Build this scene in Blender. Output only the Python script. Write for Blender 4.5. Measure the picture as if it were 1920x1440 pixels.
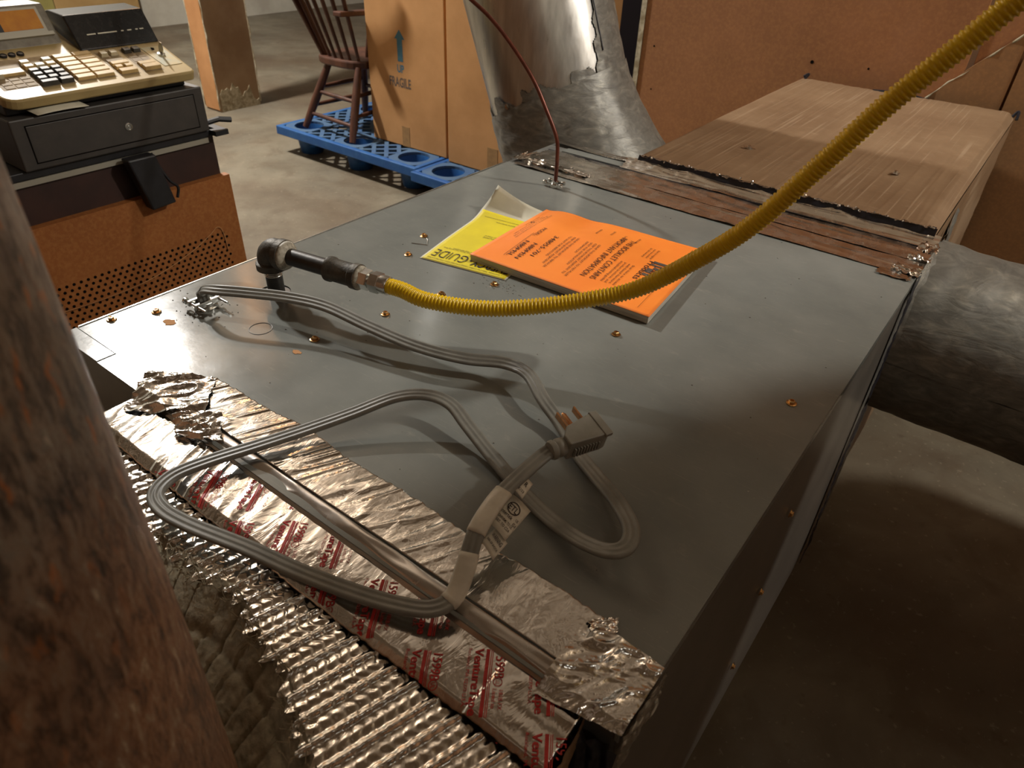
import bpy, bmesh, math, random
import numpy as np
from mathutils import Vector, Matrix

for o in list(bpy.data.objects): bpy.data.objects.remove(o)
SC = bpy.context.scene
COL = SC.collection
ZT = 0.80            # height of the furnace top above the floor; everything is laid out relative to that top
random.seed(7); RNG = np.random.default_rng(7)

# ------------------------------------------------------------------ camera
yaw, pit, rol = -0.627305678, 0.622622989, -0.0424973313
fw = Vector((math.sin(yaw)*math.cos(pit), math.cos(yaw)*math.cos(pit), -math.sin(pit)))
rt = Vector((math.cos(yaw), -math.sin(yaw), 0)); dn = fw.cross(rt)
r2 = math.cos(rol)*rt + math.sin(rol)*dn; d2 = -math.sin(rol)*rt + math.cos(rol)*dn
cam = bpy.data.cameras.new('camera'); camo = bpy.data.objects.new('camera', cam); COL.objects.link(camo)
camo.matrix_world = Matrix(((r2.x, -d2.x, -fw.x, .825043), (r2.y, -d2.y, -fw.y, -.238242), (r2.z, -d2.z, -fw.z, .443663+ZT), (0, 0, 0, 1)))
cam.sensor_width = 36; cam.lens = 36*1307.55/1920; cam.clip_start = .01
cam.dof.use_dof = True; cam.dof.focus_distance = .82; cam.dof.aperture_fstop = 13.0
SC.camera = camo

# ------------------------------------------------------------------ world, lamps, exposure
w = bpy.data.worlds.new('world'); SC.world = w; w.use_nodes = True
w.node_tree.nodes['Background'].inputs[0].default_value = (.20, .15, .11, 1)
w.node_tree.nodes['Background'].inputs[1].default_value = .09
def lamp(name, loc, power, col, rad):
    l = bpy.data.lights.new(name, 'POINT'); l.energy = power; l.color = col; l.shadow_soft_size = rad
    o = bpy.data.objects.new(name, l); COL.objects.link(o); o.location = (loc[0], loc[1], loc[2]+ZT)
lamp('bulb_over_aisle', (-3.38, 1.38, 2.27), 600, (1, .97, .92), .08)
lamp('bulb_right_bay', (2.4, 1.75, 2.0), 170, (1, .95, .86), .055)
lamp('fill_near_bay', (2.0, -1.3, 1.9), 8, (1, .86, .68), .12)  # added fill light, brightens the rusty pipe and the near floor
SC.view_settings.view_transform = 'Standard'; SC.view_settings.look = 'None'
SC.view_settings.exposure = 0.15; SC.view_settings.gamma = 1; SC.view_settings.use_curve_mapping = False

# ------------------------------------------------------------------ materials
def lin(c): return tuple(((v/255)/12.92 if v/255 <= .04045 else ((v/255+.055)/1.055)**2.4) for v in c)
def rgb(*c): return lin(c)
class NT:
    def __init__(s, name):
        s.m = bpy.data.materials.new(name); s.m.use_nodes = True; s.t = s.m.node_tree; s.b = s.t.nodes['Principled BSDF']
        s.tc = s.t.nodes.new('ShaderNodeTexCoord'); s.co = s.tc.outputs['Object']
    def n(s, typ, **kw):
        nd = s.t.nodes.new(typ)
        for k, v in kw.items(): setattr(nd, k, v)
        return nd
    def l(s, a, b): s.t.links.new(a, b)
    def map(s, scale=(1, 1, 1), rot=(0, 0, 0)):
        m = s.n('ShaderNodeMapping'); m.inputs['Scale'].default_value = scale; m.inputs['Rotation'].default_value = rot; s.l(s.co, m.inputs['Vector']); return m.outputs[0]
    def noise(s, scale, detail=4, rough=.55, vec=None, dist=0):
        k = s.n('ShaderNodeTexNoise'); k.inputs['Scale'].default_value = scale; k.inputs['Detail'].default_value = detail
        k.inputs['Roughness'].default_value = rough; k.inputs['Distortion'].default_value = dist; s.l(vec or s.co, k.inputs['Vector']); return k.outputs['Fac']
    def ramp(s, fac, stops):
        r = s.n('ShaderNodeValToRGB'); e = r.color_ramp.elements
        while len(e) < len(stops): e.new(.5)
        for i, (p, c) in enumerate(stops): e[i].position = p; e[i].color = (*c, 1) if len(c) == 3 else c
        s.l(fac, r.inputs[0]); return r.outputs[0]
    def mix(s, fac, a, b, mode='MIX'):
        x = s.n('ShaderNodeMix', data_type='RGBA', blend_type=mode)
        for i, v in ((0, fac), (6, a), (7, b)):
            if hasattr(v, 'links') or hasattr(v, 'is_linked'): s.l(v, x.inputs[i])
            elif i == 0: x.inputs[0].default_value = v
            else: x.inputs[i].default_value = (*v, 1)
        return x.outputs[2]
    def bump(s, fac, strength, dist=.001):
        b = s.n('ShaderNodeBump'); b.inputs['Strength'].default_value = strength; b.inputs['Distance'].default_value = dist
        s.l(fac, b.inputs['Height'])
        if s.b.inputs['Normal'].is_linked: s.l(s.b.inputs['Normal'].links[0].from_socket, b.inputs['Normal'])
        s.l(b.outputs[0], s.b.inputs['Normal'])
    def set(s, col=None, rough=None, metal=None, spec=None):
        if col is not None:
            if hasattr(col, 'is_linked'): s.l(col, s.b.inputs['Base Color'])
            else: s.b.inputs['Base Color'].default_value = (*col, 1)
        if rough is not None:
            if hasattr(rough, 'is_linked'): s.l(rough, s.b.inputs['Roughness'])
            else: s.b.inputs['Roughness'].default_value = rough
        if metal is not None: s.b.inputs['Metallic'].default_value = metal
        if spec is not None: s.b.inputs['Specular IOR Level'].default_value = spec
        return s
BW = lambda v: (v, v, v)
def simple(name, col, rough=.5, metal=0, col2=None, sc=30, lo=.4, hi=.62, bump=0, bsc=120, bd=.0006, spec=.5, stretch=None, rv=None):
    k = NT(name)
    vec = k.map(stretch) if stretch else None
    c = col
    if col2: c = k.ramp(k.noise(sc, 5, .6, vec), [(lo, col), (hi, col2)])
    r = rough
    if rv: r = k.ramp(k.noise(sc*.7, 4, .6, vec), [(.35, BW(rough)), (.65, BW(rv))])
    k.set(c, r, metal, spec)
    if bump: k.bump(k.noise(bsc, 4, .6, vec), bump, bd)
    return k.m
M = {}
def plate_mat():
    k = NT('grey_enamel')
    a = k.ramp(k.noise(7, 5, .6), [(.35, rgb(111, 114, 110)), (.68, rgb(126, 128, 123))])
    dust = k.ramp(k.noise(420, 2, .5), [(.70, BW(0)), (.76, BW(1))])
    pat = k.ramp(k.noise(9, 3, .6), [(.48, BW(.03)), (.68, BW(.5))])
    d = k.mix(1, dust, pat, 'MULTIPLY'); a = k.mix(d, a, rgb(190, 186, 172))
    sv = k.map((6, 130, 1), (0, 0, .7)); scr = k.ramp(k.noise(5, 3, .55, sv), [(.62, BW(0)), (.72, BW(.2))])
    sm = k.ramp(k.noise(22, 5, .7, k.map((1, 2.2, 1), (0, 0, .4))), [(.60, BW(0)), (.76, BW(.32))]); a = k.mix(sm, a, rgb(164, 160, 148))
    a = k.mix(scr, a, rgb(170, 168, 158))
    k.set(a, k.ramp(k.noise(11, 5, .65), [(.3, BW(.12)), (.7, BW(.20))]), 0, .32)
    k.bump(k.noise(260, 3, .5), .05, .0004); k.bump(k.noise(16, 3, .5), .10, .0012)
    return k.m
M['plate'] = plate_mat()
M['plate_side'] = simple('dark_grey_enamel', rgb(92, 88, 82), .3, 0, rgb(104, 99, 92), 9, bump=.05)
def foil(name, tint, rough, wr, sc, stretch=(1, 1, 1), rot=0):
    k = NT(name); k.set(tint, k.ramp(k.noise(40, 4), [(.35, BW(rough)), (.7, BW(rough*1.7))]), 1)
    v = k.map(stretch, (0, 0, rot)); k.bump(k.noise(sc, 4, .6, v, .6), wr, .0015); k.bump(k.noise(sc*5, 2, .5, v), wr*.4, .0004)
    return k.m
M['foil'] = foil('aluminium_foil_tape', (.78, .77, .75), .085, .5, 60, (1, .35, 1), .25)
M['foil_smooth'] = foil('smooth_foil', (.66, .64, .62), .17, .12, 25)
M['foil_crumple'] = foil('crumpled_foil', (.80, .79, .77), .10, .8, 60)
M['foil_scrim'] = foil('scrim_foil', (.76, .74, .70), .12, .28, 90, (1, .5, 1))
M['foil_dull'] = foil('dull_foil_tape', (.86, .82, .75), .20, .07, 26, (.35, 1.2, 1))
M['ink'] = simple('red_ink', rgb(182, 40, 34), .5, 0, rgb(156, 28, 26), 90)
M['black_ink'] = simple('black_ink', rgb(34, 22, 18), .6)
M['blue_ink'] = simple('blue_ink', rgb(40, 92, 116), .7, 0, rgb(60, 100, 112), 120)
M['grey_ink'] = simple('grey_ink', rgb(72, 62, 56), .7, 0, rgb(96, 80, 66), 120)
def kraft():
    k = NT('kraft_foil_reflected_brown')  # foil facing; the brown it reflects is put into its base colour
    v = k.map((240, 3.0, 3)); s1 = k.noise(1.0, 1, .3, v)
    c = k.ramp(k.noise(5, 6, .65), [(.35, rgb(134, 108, 82)), (.65, rgb(152, 126, 98))])
    c = k.mix(k.ramp(s1, [(.62, BW(0)), (.70, BW(.36))]), c, rgb(196, 174, 146))
    cr = k.ramp(k.noise(60, 3, .6, k.map((.5, 2.2, 1))), [(.60, BW(0)), (.70, BW(.25))]); c = k.mix(cr, c, rgb(190, 166, 136))
    k.set(c, .45, .2); k.bump(s1, .12, .001); k.bump(k.noise(190, 2, .5, k.map((1, .6, 1))), .2, .0006)
    return k.m
M['kraft'] = kraft()
def concrete():
    k = NT('concrete')
    c = k.ramp(k.noise(1.7, 7, .62, None, .6), [(.30, rgb(88, 81, 69)), (.5, rgb(107, 100, 85)), (.70, rgb(126, 119, 102))])
    st = k.ramp(k.noise(.75, 4, .6, None, .4), [(.44, BW(0)), (.62, BW(.7))]); c = k.mix(st, c, rgb(84, 66, 48)); s3 = k.ramp(k.noise(5.5, 4, .6, None, .5), [(.5, BW(0)), (.68, BW(.5))]); c = k.mix(s3, c, rgb(82, 68, 52))
    sp = k.ramp(k.noise(60, 3, .6), [(.62, BW(0)), (.72, BW(.4))]); c = k.mix(sp, c, rgb(156, 146, 126))
    dk = k.ramp(k.noise(24, 3, .6), [(.64, BW(0)), (.74, BW(.4))]); c = k.mix(dk, c, rgb(70, 60, 48))
    k.set(c, k.ramp(k.noise(3, 4), [(.35, BW(.5)), (.65, BW(.75))]), 0, .35); k.bump(k.noise(35, 6, .65), .25, .002)
    return k.m
M['concrete'] = concrete()
M['block'] = simple('concrete_block', rgb(120, 114, 104), .9, 0, rgb(96, 92, 84), 60, bump=.5, bsc=160, bd=.002)
def hardboard(name, a, b, c3):
    k = NT(name); c = k.ramp(k.noise(2.2, 5, .6), [(.32, a), (.52, b), (.72, c3)])
    f = k.ramp(k.noise(130, 3, .6), [(.42, BW(0)), (.75, BW(.22))]); c = k.mix(f, c, rgb(214, 158, 96))
    k.set(c, .62, 0, .35); k.bump(k.noise(180, 3), .08, .0006); return k.m
M['hardboard'] = hardboard('brown_hardboard', rgb(142, 98, 64), rgb(156, 108, 72), rgb(166, 120, 88))
M['hardboard2'] = hardboard('pale_hardboard', rgb(136, 100, 66), rgb(150, 112, 76), rgb(162, 124, 88))
M['pegboard'] = hardboard('stained_pegboard', rgb(140, 84, 40), rgb(154, 94, 46), rgb(138, 86, 48))
M['maroon'] = simple('dark_maroon_wood', rgb(48, 30, 26), .5, 0, rgb(58, 36, 30), 14)
M['cardboard'] = simple('cardboard', rgb(178, 134, 88), .85, 0, rgb(164, 122, 78), 5, .38, .66, bump=.06, bsc=300, spec=.2)
M['boxtape'] = simple('old_brown_tape', rgb(150, 116, 72), .5, 0, rgb(136, 104, 66), 40)
M['blueplastic'] = simple('blue_plastic', rgb(18, 74, 134), .5, 0, rgb(42, 92, 144), 22, .45, .75, bump=.1, bsc=90)
M['bluedirty'] = simple('dusty_blue_plastic', rgb(62, 88, 114), .65, 0, rgb(40, 76, 120), 12, .4, .7)
M['chairwood'] = simple('dark_red_wood', rgb(80, 48, 34), .42, 0, rgb(60, 34, 25), 20, stretch=(1, 1, .3))
def galv():
    k = NT('galvanised_steel'); c = k.ramp(k.noise(9, 4, .6, k.map((6, 6, .5))), [(.35, (.44, .44, .42)), (.65, (.60, .60, .57))])
    k.set(c, k.ramp(k.noise(14, 4, .6, k.map((5, 5, .4))), [(.3, BW(.26)), (.7, BW(.40))]), 1); k.bump(k.noise(30, 3, .5, k.map((3, 3, .4))), .06, .001); return k.m
M['galv'] = galv()
def mastic():
    k = NT('grey_duct_mastic'); c = k.ramp(k.noise(26, 6, .65, k.map((1, 1, 2.2)), 1.0), [(.34, rgb(104, 103, 98)), (.55, rgb(128, 127, 120)), (.74, rgb(158, 155, 143))])
    k.set(c, .45, .25); k.bump(k.noise(14, 5, .55, k.map((1, 1, 3.2), (.5, .3, 0)), 1.0), .5, .003); return k.m
M['mastic'] = mastic()
M['darkmastic'] = simple('grey_sealed_steel', rgb(136, 136, 130), .38, .35, rgb(104, 104, 101), 11, .36, .68, bump=.35, bsc=16, bd=.003)
M['yellow'] = simple('yellow_plastic_coating', rgb(238, 200, 14), .36, 0, rgb(226, 186, 12), 30)
M['blackiron'] = simple('black_iron', rgb(44, 42, 40), .42, .5, rgb(66, 62, 58), 40, .42, .72, bump=.25, bsc=90, bd=.001)
M['castiron'] = simple('cast_black_iron', rgb(60, 56, 50), .55, .4, rgb(92, 86, 74), 60, .4, .75, bump=.7, bsc=150, bd=.0012)
M['pipedope'] = simple('white_pipe_dope', rgb(178, 172, 156), .6, 0, rgb(120, 114, 100), 180, .4, .65, bump=.6, bsc=300)
M['zinc'] = simple('zinc_plated_steel', (.72, .72, .69), .25, 1, (.55, .55, .52), 60)
M['brass'] = simple('bronze_screw', (.62, .38, .16), .25, 1, (.45, .25, .1), 200)
M['copperblade'] = simple('brass_blade', (.66, .36, .18), .3, 1, (.5, .26, .13), 150)
M['cordgrey'] = simple('grey_vinyl', rgb(124, 124, 117), .4, 0, rgb(114, 114, 108), 60)
M['pluggrey'] = simple('grey_plug_plastic', rgb(136, 134, 124), .48, 0, rgb(126, 124, 114), 50)
M['clearwrap'] = simple('white_label_wrap', rgb(206, 202, 188), .3, 0, rgb(192, 188, 174), 70)
M['paper'] = simple('white_paper', rgb(208, 205, 186), .7, 0, rgb(196, 192, 172), 20, bump=.05)
M['pages'] = simple('page_block', rgb(206, 202, 190), .8, 0, rgb(160, 156, 146), 900, .4, .6, stretch=(.02, .02, 3))
M['yellowpaper'] = simple('yellow_paper', rgb(224, 206, 12), .6, 0, rgb(214, 196, 10), 14)
M['olive'] = simple('olive_yellow_ink', rgb(168, 152, 18), .6)
M['orange'] = simple('orange_paper', rgb(250, 140, 42), .62, 0, rgb(246, 132, 36), 14, bump=.03)
M['copper'] = simple('reddish_copper_tube', rgb(118, 66, 52), .35, .45, rgb(96, 54, 44), 30)
def rust():
    k = NT('rusty_steel'); v = k.map((1, 1, .42)); hz = k.n('ShaderNodeSeparateXYZ'); k.l(k.co, hz.inputs[0])
    fine = k.noise(150, 8, .75, v, .3)
    low = k.ramp(fine, [(.36, rgb(58, 42, 31)), (.45, rgb(124, 88, 62)), (.53, rgb(170, 126, 92)), (.60, rgb(176, 150, 122)), (.68, rgb(240, 226, 204))])
    hi = k.ramp(fine, [(.36, rgb(48, 43, 39)), (.46, rgb(108, 96, 86)), (.55, rgb(156, 142, 128)), (.62, rgb(138, 136, 130)), (.70, rgb(224, 214, 198))])
    zn = k.n('ShaderNodeMath', operation='ADD'); k.l(hz.outputs[2], zn.inputs[0]); nz = k.n('ShaderNodeMath', operation='MULTIPLY'); k.l(k.noise(14, 4, .6), nz.inputs[0]); nz.inputs[1].default_value = .2; k.l(nz.outputs[0], zn.inputs[1])
    zf = k.ramp(zn.outputs[0], [(.30, BW(0)), (.42, BW(1))]); c = k.mix(zf, low, hi)
    c = k.mix(k.ramp(k.noise(16, 4, .6, v), [(.48, BW(0)), (.66, BW(.5))]), c, rgb(96, 70, 52))
    o = k.ramp(k.noise(120, 3, .55, k.map((1, 1, .45))), [(.60, BW(0)), (.66, BW(.75))]); o2 = k.mix(1, o, zf, 'MULTIPLY'); c = k.mix(o2, c, rgb(204, 124, 50))
    k.set(c, .38, .25); k.bump(k.noise(150, 6, .7, v), 1.0, .003); k.bump(k.noise(30, 3, .6, k.map((1, 1, .2))), .4, .006); return k.m
M['rust'] = rust()
M['insul'] = simple('grey_glass_wool', rgb(160, 151, 130), .95, 0, rgb(126, 118, 100), 90, .35, .65, bump=.6, bsc=260, bd=.0015, spec=.1)
M['black'] = simple('black_rubber', rgb(24, 24, 26), .5, 0, rgb(32, 32, 36), 40)
M['blacktape'] = simple('black_liner', rgb(22, 22, 28), .4, 0, rgb(36, 36, 46), 60, bump=.5, bsc=120)
M['hole'] = simple('dark_void', rgb(14, 11, 10), .9, spec=.1)
M['cream'] = simple('yellowed_cream_plastic', rgb(172, 152, 104), .42, 0, rgb(156, 134, 88), 8, .38, .64)
M['dusty'] = simple('dusty_key_plastic', rgb(152, 134, 102), .7, 0, rgb(136, 118, 90), 60)
M['keycream'] = simple('cream_key', rgb(196, 168, 112), .5, 0, rgb(180, 152, 98), 60)
M['keywhite'] = simple('off_white_key', rgb(194, 184, 156), .5, 0, rgb(176, 166, 138), 60)
M['keyblack'] = simple('dark_grey_key', rgb(52, 50, 46), .5, 0, rgb(70, 68, 62), 60)
M['drawer'] = simple('charcoal_steel', rgb(58, 55, 52), .5, 0, rgb(66, 62, 58), 20, bump=.05, bsc=400)
M['smoke'] = simple('black_smoked_plastic', rgb(30, 31, 32), .22, 0, rgb(52, 52, 50), 90, .5, .85)
M['amber'] = simple('amber_window', rgb(190, 126, 26), .35, 0, rgb(176, 110, 20), 30)
M['regsilver'] = simple('grey_dusty_plastic', rgb(126, 120, 104), .5, 0, rgb(104, 96, 82), 30)
M['alu'] = simple('white_metal_trim', rgb(166, 162, 148), .4, .3)
M['wallwhite'] = simple('painted_wall', rgb(176, 172, 158), .8, 0, rgb(160, 154, 140), 3, bump=.05)
M['drywall'] = simple('orange_brown_drywall_paper', rgb(190, 142, 96), .85, 0, rgb(158, 112, 72), 2.5, .35, .66, spec=.2)
M['drywallgrey'] = simple('grey_brown_drywall_paper', rgb(172, 148, 120), .88, 0, rgb(146, 120, 94), 4, .36, .66, spec=.2)
M['gypsum'] = simple('torn_gypsum', rgb(196, 188, 164), .9, 0, rgb(150, 138, 112), 40, bump=.6, bsc=120, bd=.002, spec=.1)
M['joist'] = simple('old_joist_wood', rgb(170, 152, 130), .75, 0, rgb(142, 124, 104), 8, stretch=(1, .15, 1))
M['deck'] = simple('old_floor_boards', rgb(168, 152, 132), .8, 0, rgb(140, 124, 106), 5, stretch=(.2, 1, 1))
M['wallbrown'] = simple('dim_brown_wall', rgb(120, 84, 54), .85, 0, rgb(100, 70, 46), 3)
M['olivepanel'] = simple('olive_panel', rgb(126, 118, 62), .7, 0, rgb(112, 104, 54), 4)
M['tanpanel'] = simple('tan_panel', rgb(150, 122, 76), .7, 0, rgb(136, 108, 64), 4)
M['darkvoid'] = simple('gap_shade_black', rgb(15, 9, 11), .8, spec=.1)  # near-black colour standing for the unlit gap behind the round duct
M['bluegreyplate'] = simple('worn_key_plate', rgb(164, 162, 138), .5, 0, rgb(184, 166, 120), 40)

# ------------------------------------------------------------------ mesh helpers
class MB:
    def __init__(s): s.v = []; s.f = []
    def add(s, v, f):
        o = len(s.v); s.v += [tuple(map(float, p)) for p in v]; s.f += [tuple(i+o for i in q) for q in f]; return s
    def box(s, a, b, mat=None):
        x0, y0, z0 = a; x1, y1, z1 = b
        v = [(x0, y0, z0), (x1, y0, z0), (x1, y1, z0), (x0, y1, z0), (x0, y0, z1), (x1, y0, z1), (x1, y1, z1), (x0, y1, z1)]
        if mat: v = [mat @ Vector(p) for p in v]
        return s.add(v, [(0, 3, 2, 1), (4, 5, 6, 7), (0, 1, 5, 4), (1, 2, 6, 5), (2, 3, 7, 6), (3, 0, 4, 7)])
    def prism(s, poly, h0, h1, f=None):
        f = f or (lambda p, h: (p[0], p[1], h)); n = len(poly)
        return s.add([f(p, h0) for p in poly]+[f(p, h1) for p in poly], [tuple(reversed(range(n))), tuple(range(n, 2*n))]+[(i, (i+1) % n, n+(i+1) % n, n+i) for i in range(n)])
    def sweep(s, path, prof, ups=None, closed=True, caps=True):
        # prof: function k -> list of 2D points (side, up)
        P = [Vector(p) for p in path]; n = len(P); rings = []; up = Vector((0, 0, 1))
        for i in range(n):
            t = (P[min(i+1, n-1)]-P[max(i-1, 0)]).normalized()
            if ups is not None: up = Vector(ups[i])
            elif abs(t.z) > .9 and i == 0: up = Vector((1, 0, 0))
            sd = t.cross(up)
            if sd.length < 1e-4: sd = t.orthogonal()
            sd.normalize(); u = sd.cross(t).normalized()
            if ups is None: up = u
            rings.append([P[i]+sd*a+u*b for a, b in prof(i)])
        m = len(rings[0]); v = [p for r in rings for p in r]; f = []
        for i in range(n-1):
            for j in range(m if closed else m-1): f.append((i*m+j, i*m+(j+1) % m, (i+1)*m+(j+1) % m, (i+1)*m+j))
        if caps and closed: f += [tuple(reversed(range(m))), tuple(range((n-1)*m, n*m))]
        return s.add(v, f)
    def tube(s, path, r, n=12, ups=None):
        rr = r if callable(r) else (lambda i: r)
        return s.sweep(path, lambda i: [(rr(i)*math.cos(2*math.pi*k/n), rr(i)*math.sin(2*math.pi*k/n)) for k in range(n)], ups)
    def lathe(s, axis0, axisd, prof, n=24, a0=0):
        d = Vector(axisd).normalized(); e1 = d.orthogonal().normalized(); e2 = d.cross(e1); o = Vector(axis0)
        v = []; m = len(prof)
        for h, r in prof:
            for k in range(n):
                a = a0+2*math.pi*k/n; v.append(o+d*h+(e1*math.cos(a)+e2*math.sin(a))*r)
        f = [(i*n+k, i*n+(k+1) % n, (i+1)*n+(k+1) % n, (i+1)*n+k) for i in range(m-1) for k in range(n)]
        f += [tuple(reversed(range(n))), tuple(range((m-1)*n, m*n))]
        return s.add(v, f)
    def grid(s, fn, nu, nv, mask=None):
        U, Vv = np.meshgrid(np.linspace(0, 1, nu+1), np.linspace(0, 1, nv+1), indexing='ij'); X, Y, Z = fn(U, Vv)
        v = np.stack([X, Y, Z], -1).reshape(-1, 3).tolist(); f = []
        for i in range(nu):
            for j in range(nv):
                if mask is None or mask((i+.5)/nu, (j+.5)/nv): f.append((i*(nv+1)+j, (i+1)*(nv+1)+j, (i+1)*(nv+1)+j+1, i*(nv+1)+j+1))
        return s.add(v, f)
    def obj(s, name, mat, parent=None, smooth=False, bevel=0, solid=0, auto=None, at=None):
        me = bpy.data.meshes.new(name); me.from_pydata(s.v, [], s.f); me.update(); me.validate()
        bm = bmesh.new(); bm.from_mesh(me)
        if not solid: bmesh.ops.recalc_face_normals(bm, faces=bm.faces)
        bm.to_mesh(me); bm.free()
        me.materials.append(M[mat])
        if smooth: me.polygons.foreach_set('use_smooth', [True]*len(me.polygons))
        if auto: me.set_sharp_from_angle(angle=math.radians(auto))
        o = bpy.data.objects.new(name, me); COL.objects.link(o)
        if at is not None: o.location = at
        if parent:
            o.parent = parent; o.location = Vector(o.location)-base_of(parent)
        if bevel:
            b = o.modifiers.new('bevel', 'BEVEL'); b.width = bevel; b.segments = 2; b.limit_method = 'ANGLE'; b.angle_limit = math.radians(40)
        if solid:
            sm = o.modifiers.new('solid', 'SOLIDIFY'); sm.thickness = solid; sm.offset = -1
        return o
BASE = {}
def base_of(o):
    b = Vector((0, 0, 0))
    while o: b += Vector(o.location); o = o.parent
    return b
def thing(name, base, label, cat, group=None):
    o = bpy.data.objects.new(name, None); COL.objects.link(o); o.location = base; o.empty_display_size = .05
    o['label'] = label; o['category'] = cat
    if group: o['group'] = group
    return o
def tag(o, label, cat, group=None):
    o['label'] = label; o['category'] = cat
    if group: o['group'] = group
    return o
def struct(o):
    o['kind'] = 'structure'; return o
def copy_at(src, loc, parent=None, rot=None, name=None):
    c = src.copy(); COL.objects.link(c); c.parent = parent
    c.location = Vector(loc)-(base_of(parent) if parent else Vector((0, 0, 0)))
    if rot is not None: c.rotation_euler = rot
    return c
def vn(x, y, seed=0):
    r = np.random.default_rng(seed); T = r.random((64, 64)); xi = np.floor(x).astype(int); yi = np.floor(y).astype(int); fx = x-xi; fy = y-yi
    fx = fx*fx*(3-2*fx); fy = fy*fy*(3-2*fy); g = lambda a, b: T[a % 64, b % 64]
    return (g(xi, yi)*(1-fx)+g(xi+1, yi)*fx)*(1-fy)+(g(xi, yi+1)*(1-fx)+g(xi+1, yi+1)*fx)*fy
def fb(x, y, seed=0, o=3): return sum(vn(x*2**i, y*2**i, seed+i)*.5**i for i in range(o))/sum(.5**i for i in range(o))
def ridge(x, y, seed=0): return 1-np.abs(2*vn(x, y, seed)-1)
def crom(pts, n):
    P = [Vector(p) for p in pts]; P = [2*P[0]-P[1]]+P+[2*P[-1]-P[-2]]; out = []
    for i in range(1, len(P)-2):
        a, b, c, d = P[i-1:i+3]
        for k in range(n):
            t = k/n; out.append(.5*((2*b)+(c-a)*t+(2*a-5*b+4*c-d)*t*t+(3*b-a-3*c+d)*t**3))
    out.append(P[-2]); return out
def resample(path, step):
    P = [Vector(p) for p in path]; L = [0]
    for a, b in zip(P, P[1:]): L.append(L[-1]+(b-a).length)
    n = max(2, int(L[-1]/step)); out = []; j = 0
    for k in range(n+1):
        d = L[-1]*k/n
        while j < len(L)-2 and L[j+1] < d: j += 1
        t = (d-L[j])/max(1e-9, L[j+1]-L[j]); out.append(P[j].lerp(P[j+1], min(1, t)))
    return out
_tx = {}
def text2d(s, bold=0.0, extr=None):
    key = (s, bold)
    if key in _tx: return _tx[key]
    c = bpy.data.curves.new('t', 'FONT'); c.body = s; c.size = 1; c.offset = bold; c.resolution_u = 3
    o = bpy.data.objects.new('t', c); COL.objects.link(o); dg = bpy.context.evaluated_depsgraph_get(); dg.update()
    me = bpy.data.meshes.new_from_object(o.evaluated_get(dg)); v = [(p.co.x, p.co.y) for p in me.vertices]; f = [tuple(p.vertices) for p in me.polygons]
    bpy.data.objects.remove(o); bpy.data.curves.remove(c); bpy.data.meshes.remove(me); _tx[key] = (v, f); return v, f
def lettering(mb, s, org, dr, up, size, zf, length=None, bold=.0, lift=.0005):
    """flat print: org/dr/up in the surface's x,y; zf(x,y) gives the surface height"""
    v, f = text2d(s, bold)
    if not v: return
    xs = [p[0] for p in v]; sx = size if length is None else length/(max(xs)-min(xs)+1e-9)
    out = []
    for a, b in v:
        x = org[0]+dr[0]*a*sx+up[0]*b*size; y = org[1]+dr[1]*a*sx+up[1]*b*size; out.append((x, y, zf(x, y)+lift))
    mb.add(out, f)

# ------------------------------------------------------------------ the room
FL = -ZT
struct(MB().box((-6.6, -3.2, FL-.1), (4.2, 7.2, FL)).obj('floor', 'concrete'))
struct(MB().box((-6.6, -3.2, FL), (-6.4, 7.2, 2.8)).obj('wall_left', 'wallwhite'))
struct(MB().box((-6.4, 7.0, FL), (4.0, 7.2, 2.8)).obj('wall_back', 'wallbrown'))
struct(MB().box((4.0, -3.2, FL), (4.2, 7.2, 2.8)).obj('wall_right', 'wallbrown'))
struct(MB().box((-6.4, -3.2, FL), (4.0, -3.0, 2.8)).obj('wall_front', 'wallbrown'))
ce = struct(MB().box((-6.6, -3.2, 2.8), (4.2, 7.2, 2.86)).obj('ceiling', 'deck'))
j0 = MB().box((-5.2, -.022, -.11), (5.2, .022, .11)).obj('joist', 'joist', ce, at=(-1.2, -2.9, 2.69))
for i in range(1, 24): copy_at(j0, (-1.2, -2.9+.41*i, 2.69), ce)
# drywall-wrapped post
post = struct(MB().box((-3.545, 2.322, FL), (-3.39, 2.615, 2.8)).obj('trim_1', 'drywallgrey'))
MB().box((-3.542, 2.314, FL+.012), (-3.393, 2.322, 2.8)).obj('drywall_panel', 'drywall', post)
mb = MB()
for x, y in ((-3.388, 2.318), (-3.388, 2.618), (-3.547, 2.318)):
    pts = [(x+random.uniform(-.003, .003), y+random.uniform(-.004, .004), FL+.02+.07*i) for i in range(30)]
    mb.tube(pts, lambda i: .004+.0025*math.sin(i*2.3), 5)
mb.obj('torn_edge', 'gypsum', post, True)
mb = MB(); top = [(2.33+.28*i/14, FL+.10+.022*math.sin(i*1.3)+.016*math.sin(i*2.9)+.05*math.exp(-((i-4)/2.2)**2)-(.05 if i > 11 else 0)) for i in range(15)]
mb.prism([(2.33, FL)]+[p for p in top]+[(2.61, FL)], -3.390, -3.3855, lambda p, h: (h, p[0], p[1])); mb.obj('exposed_gypsum', 'gypsum', post)

# background panels standing by the left wall
b = MB().box((-6.36, .9, FL), (-6.28, 2.73, FL+.9)).obj('storage_panel', 'olivepanel', bevel=.004); tag(b, 'olive green panel standing against the far white wall', 'panel')
b = MB().box((-6.35, 2.74, FL), (-6.29, 3.47, FL+.9)).obj('storage_panel', 'tanpanel', bevel=.004); tag(b, 'tan panel against the white wall beside the olive panel', 'panel')

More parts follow.
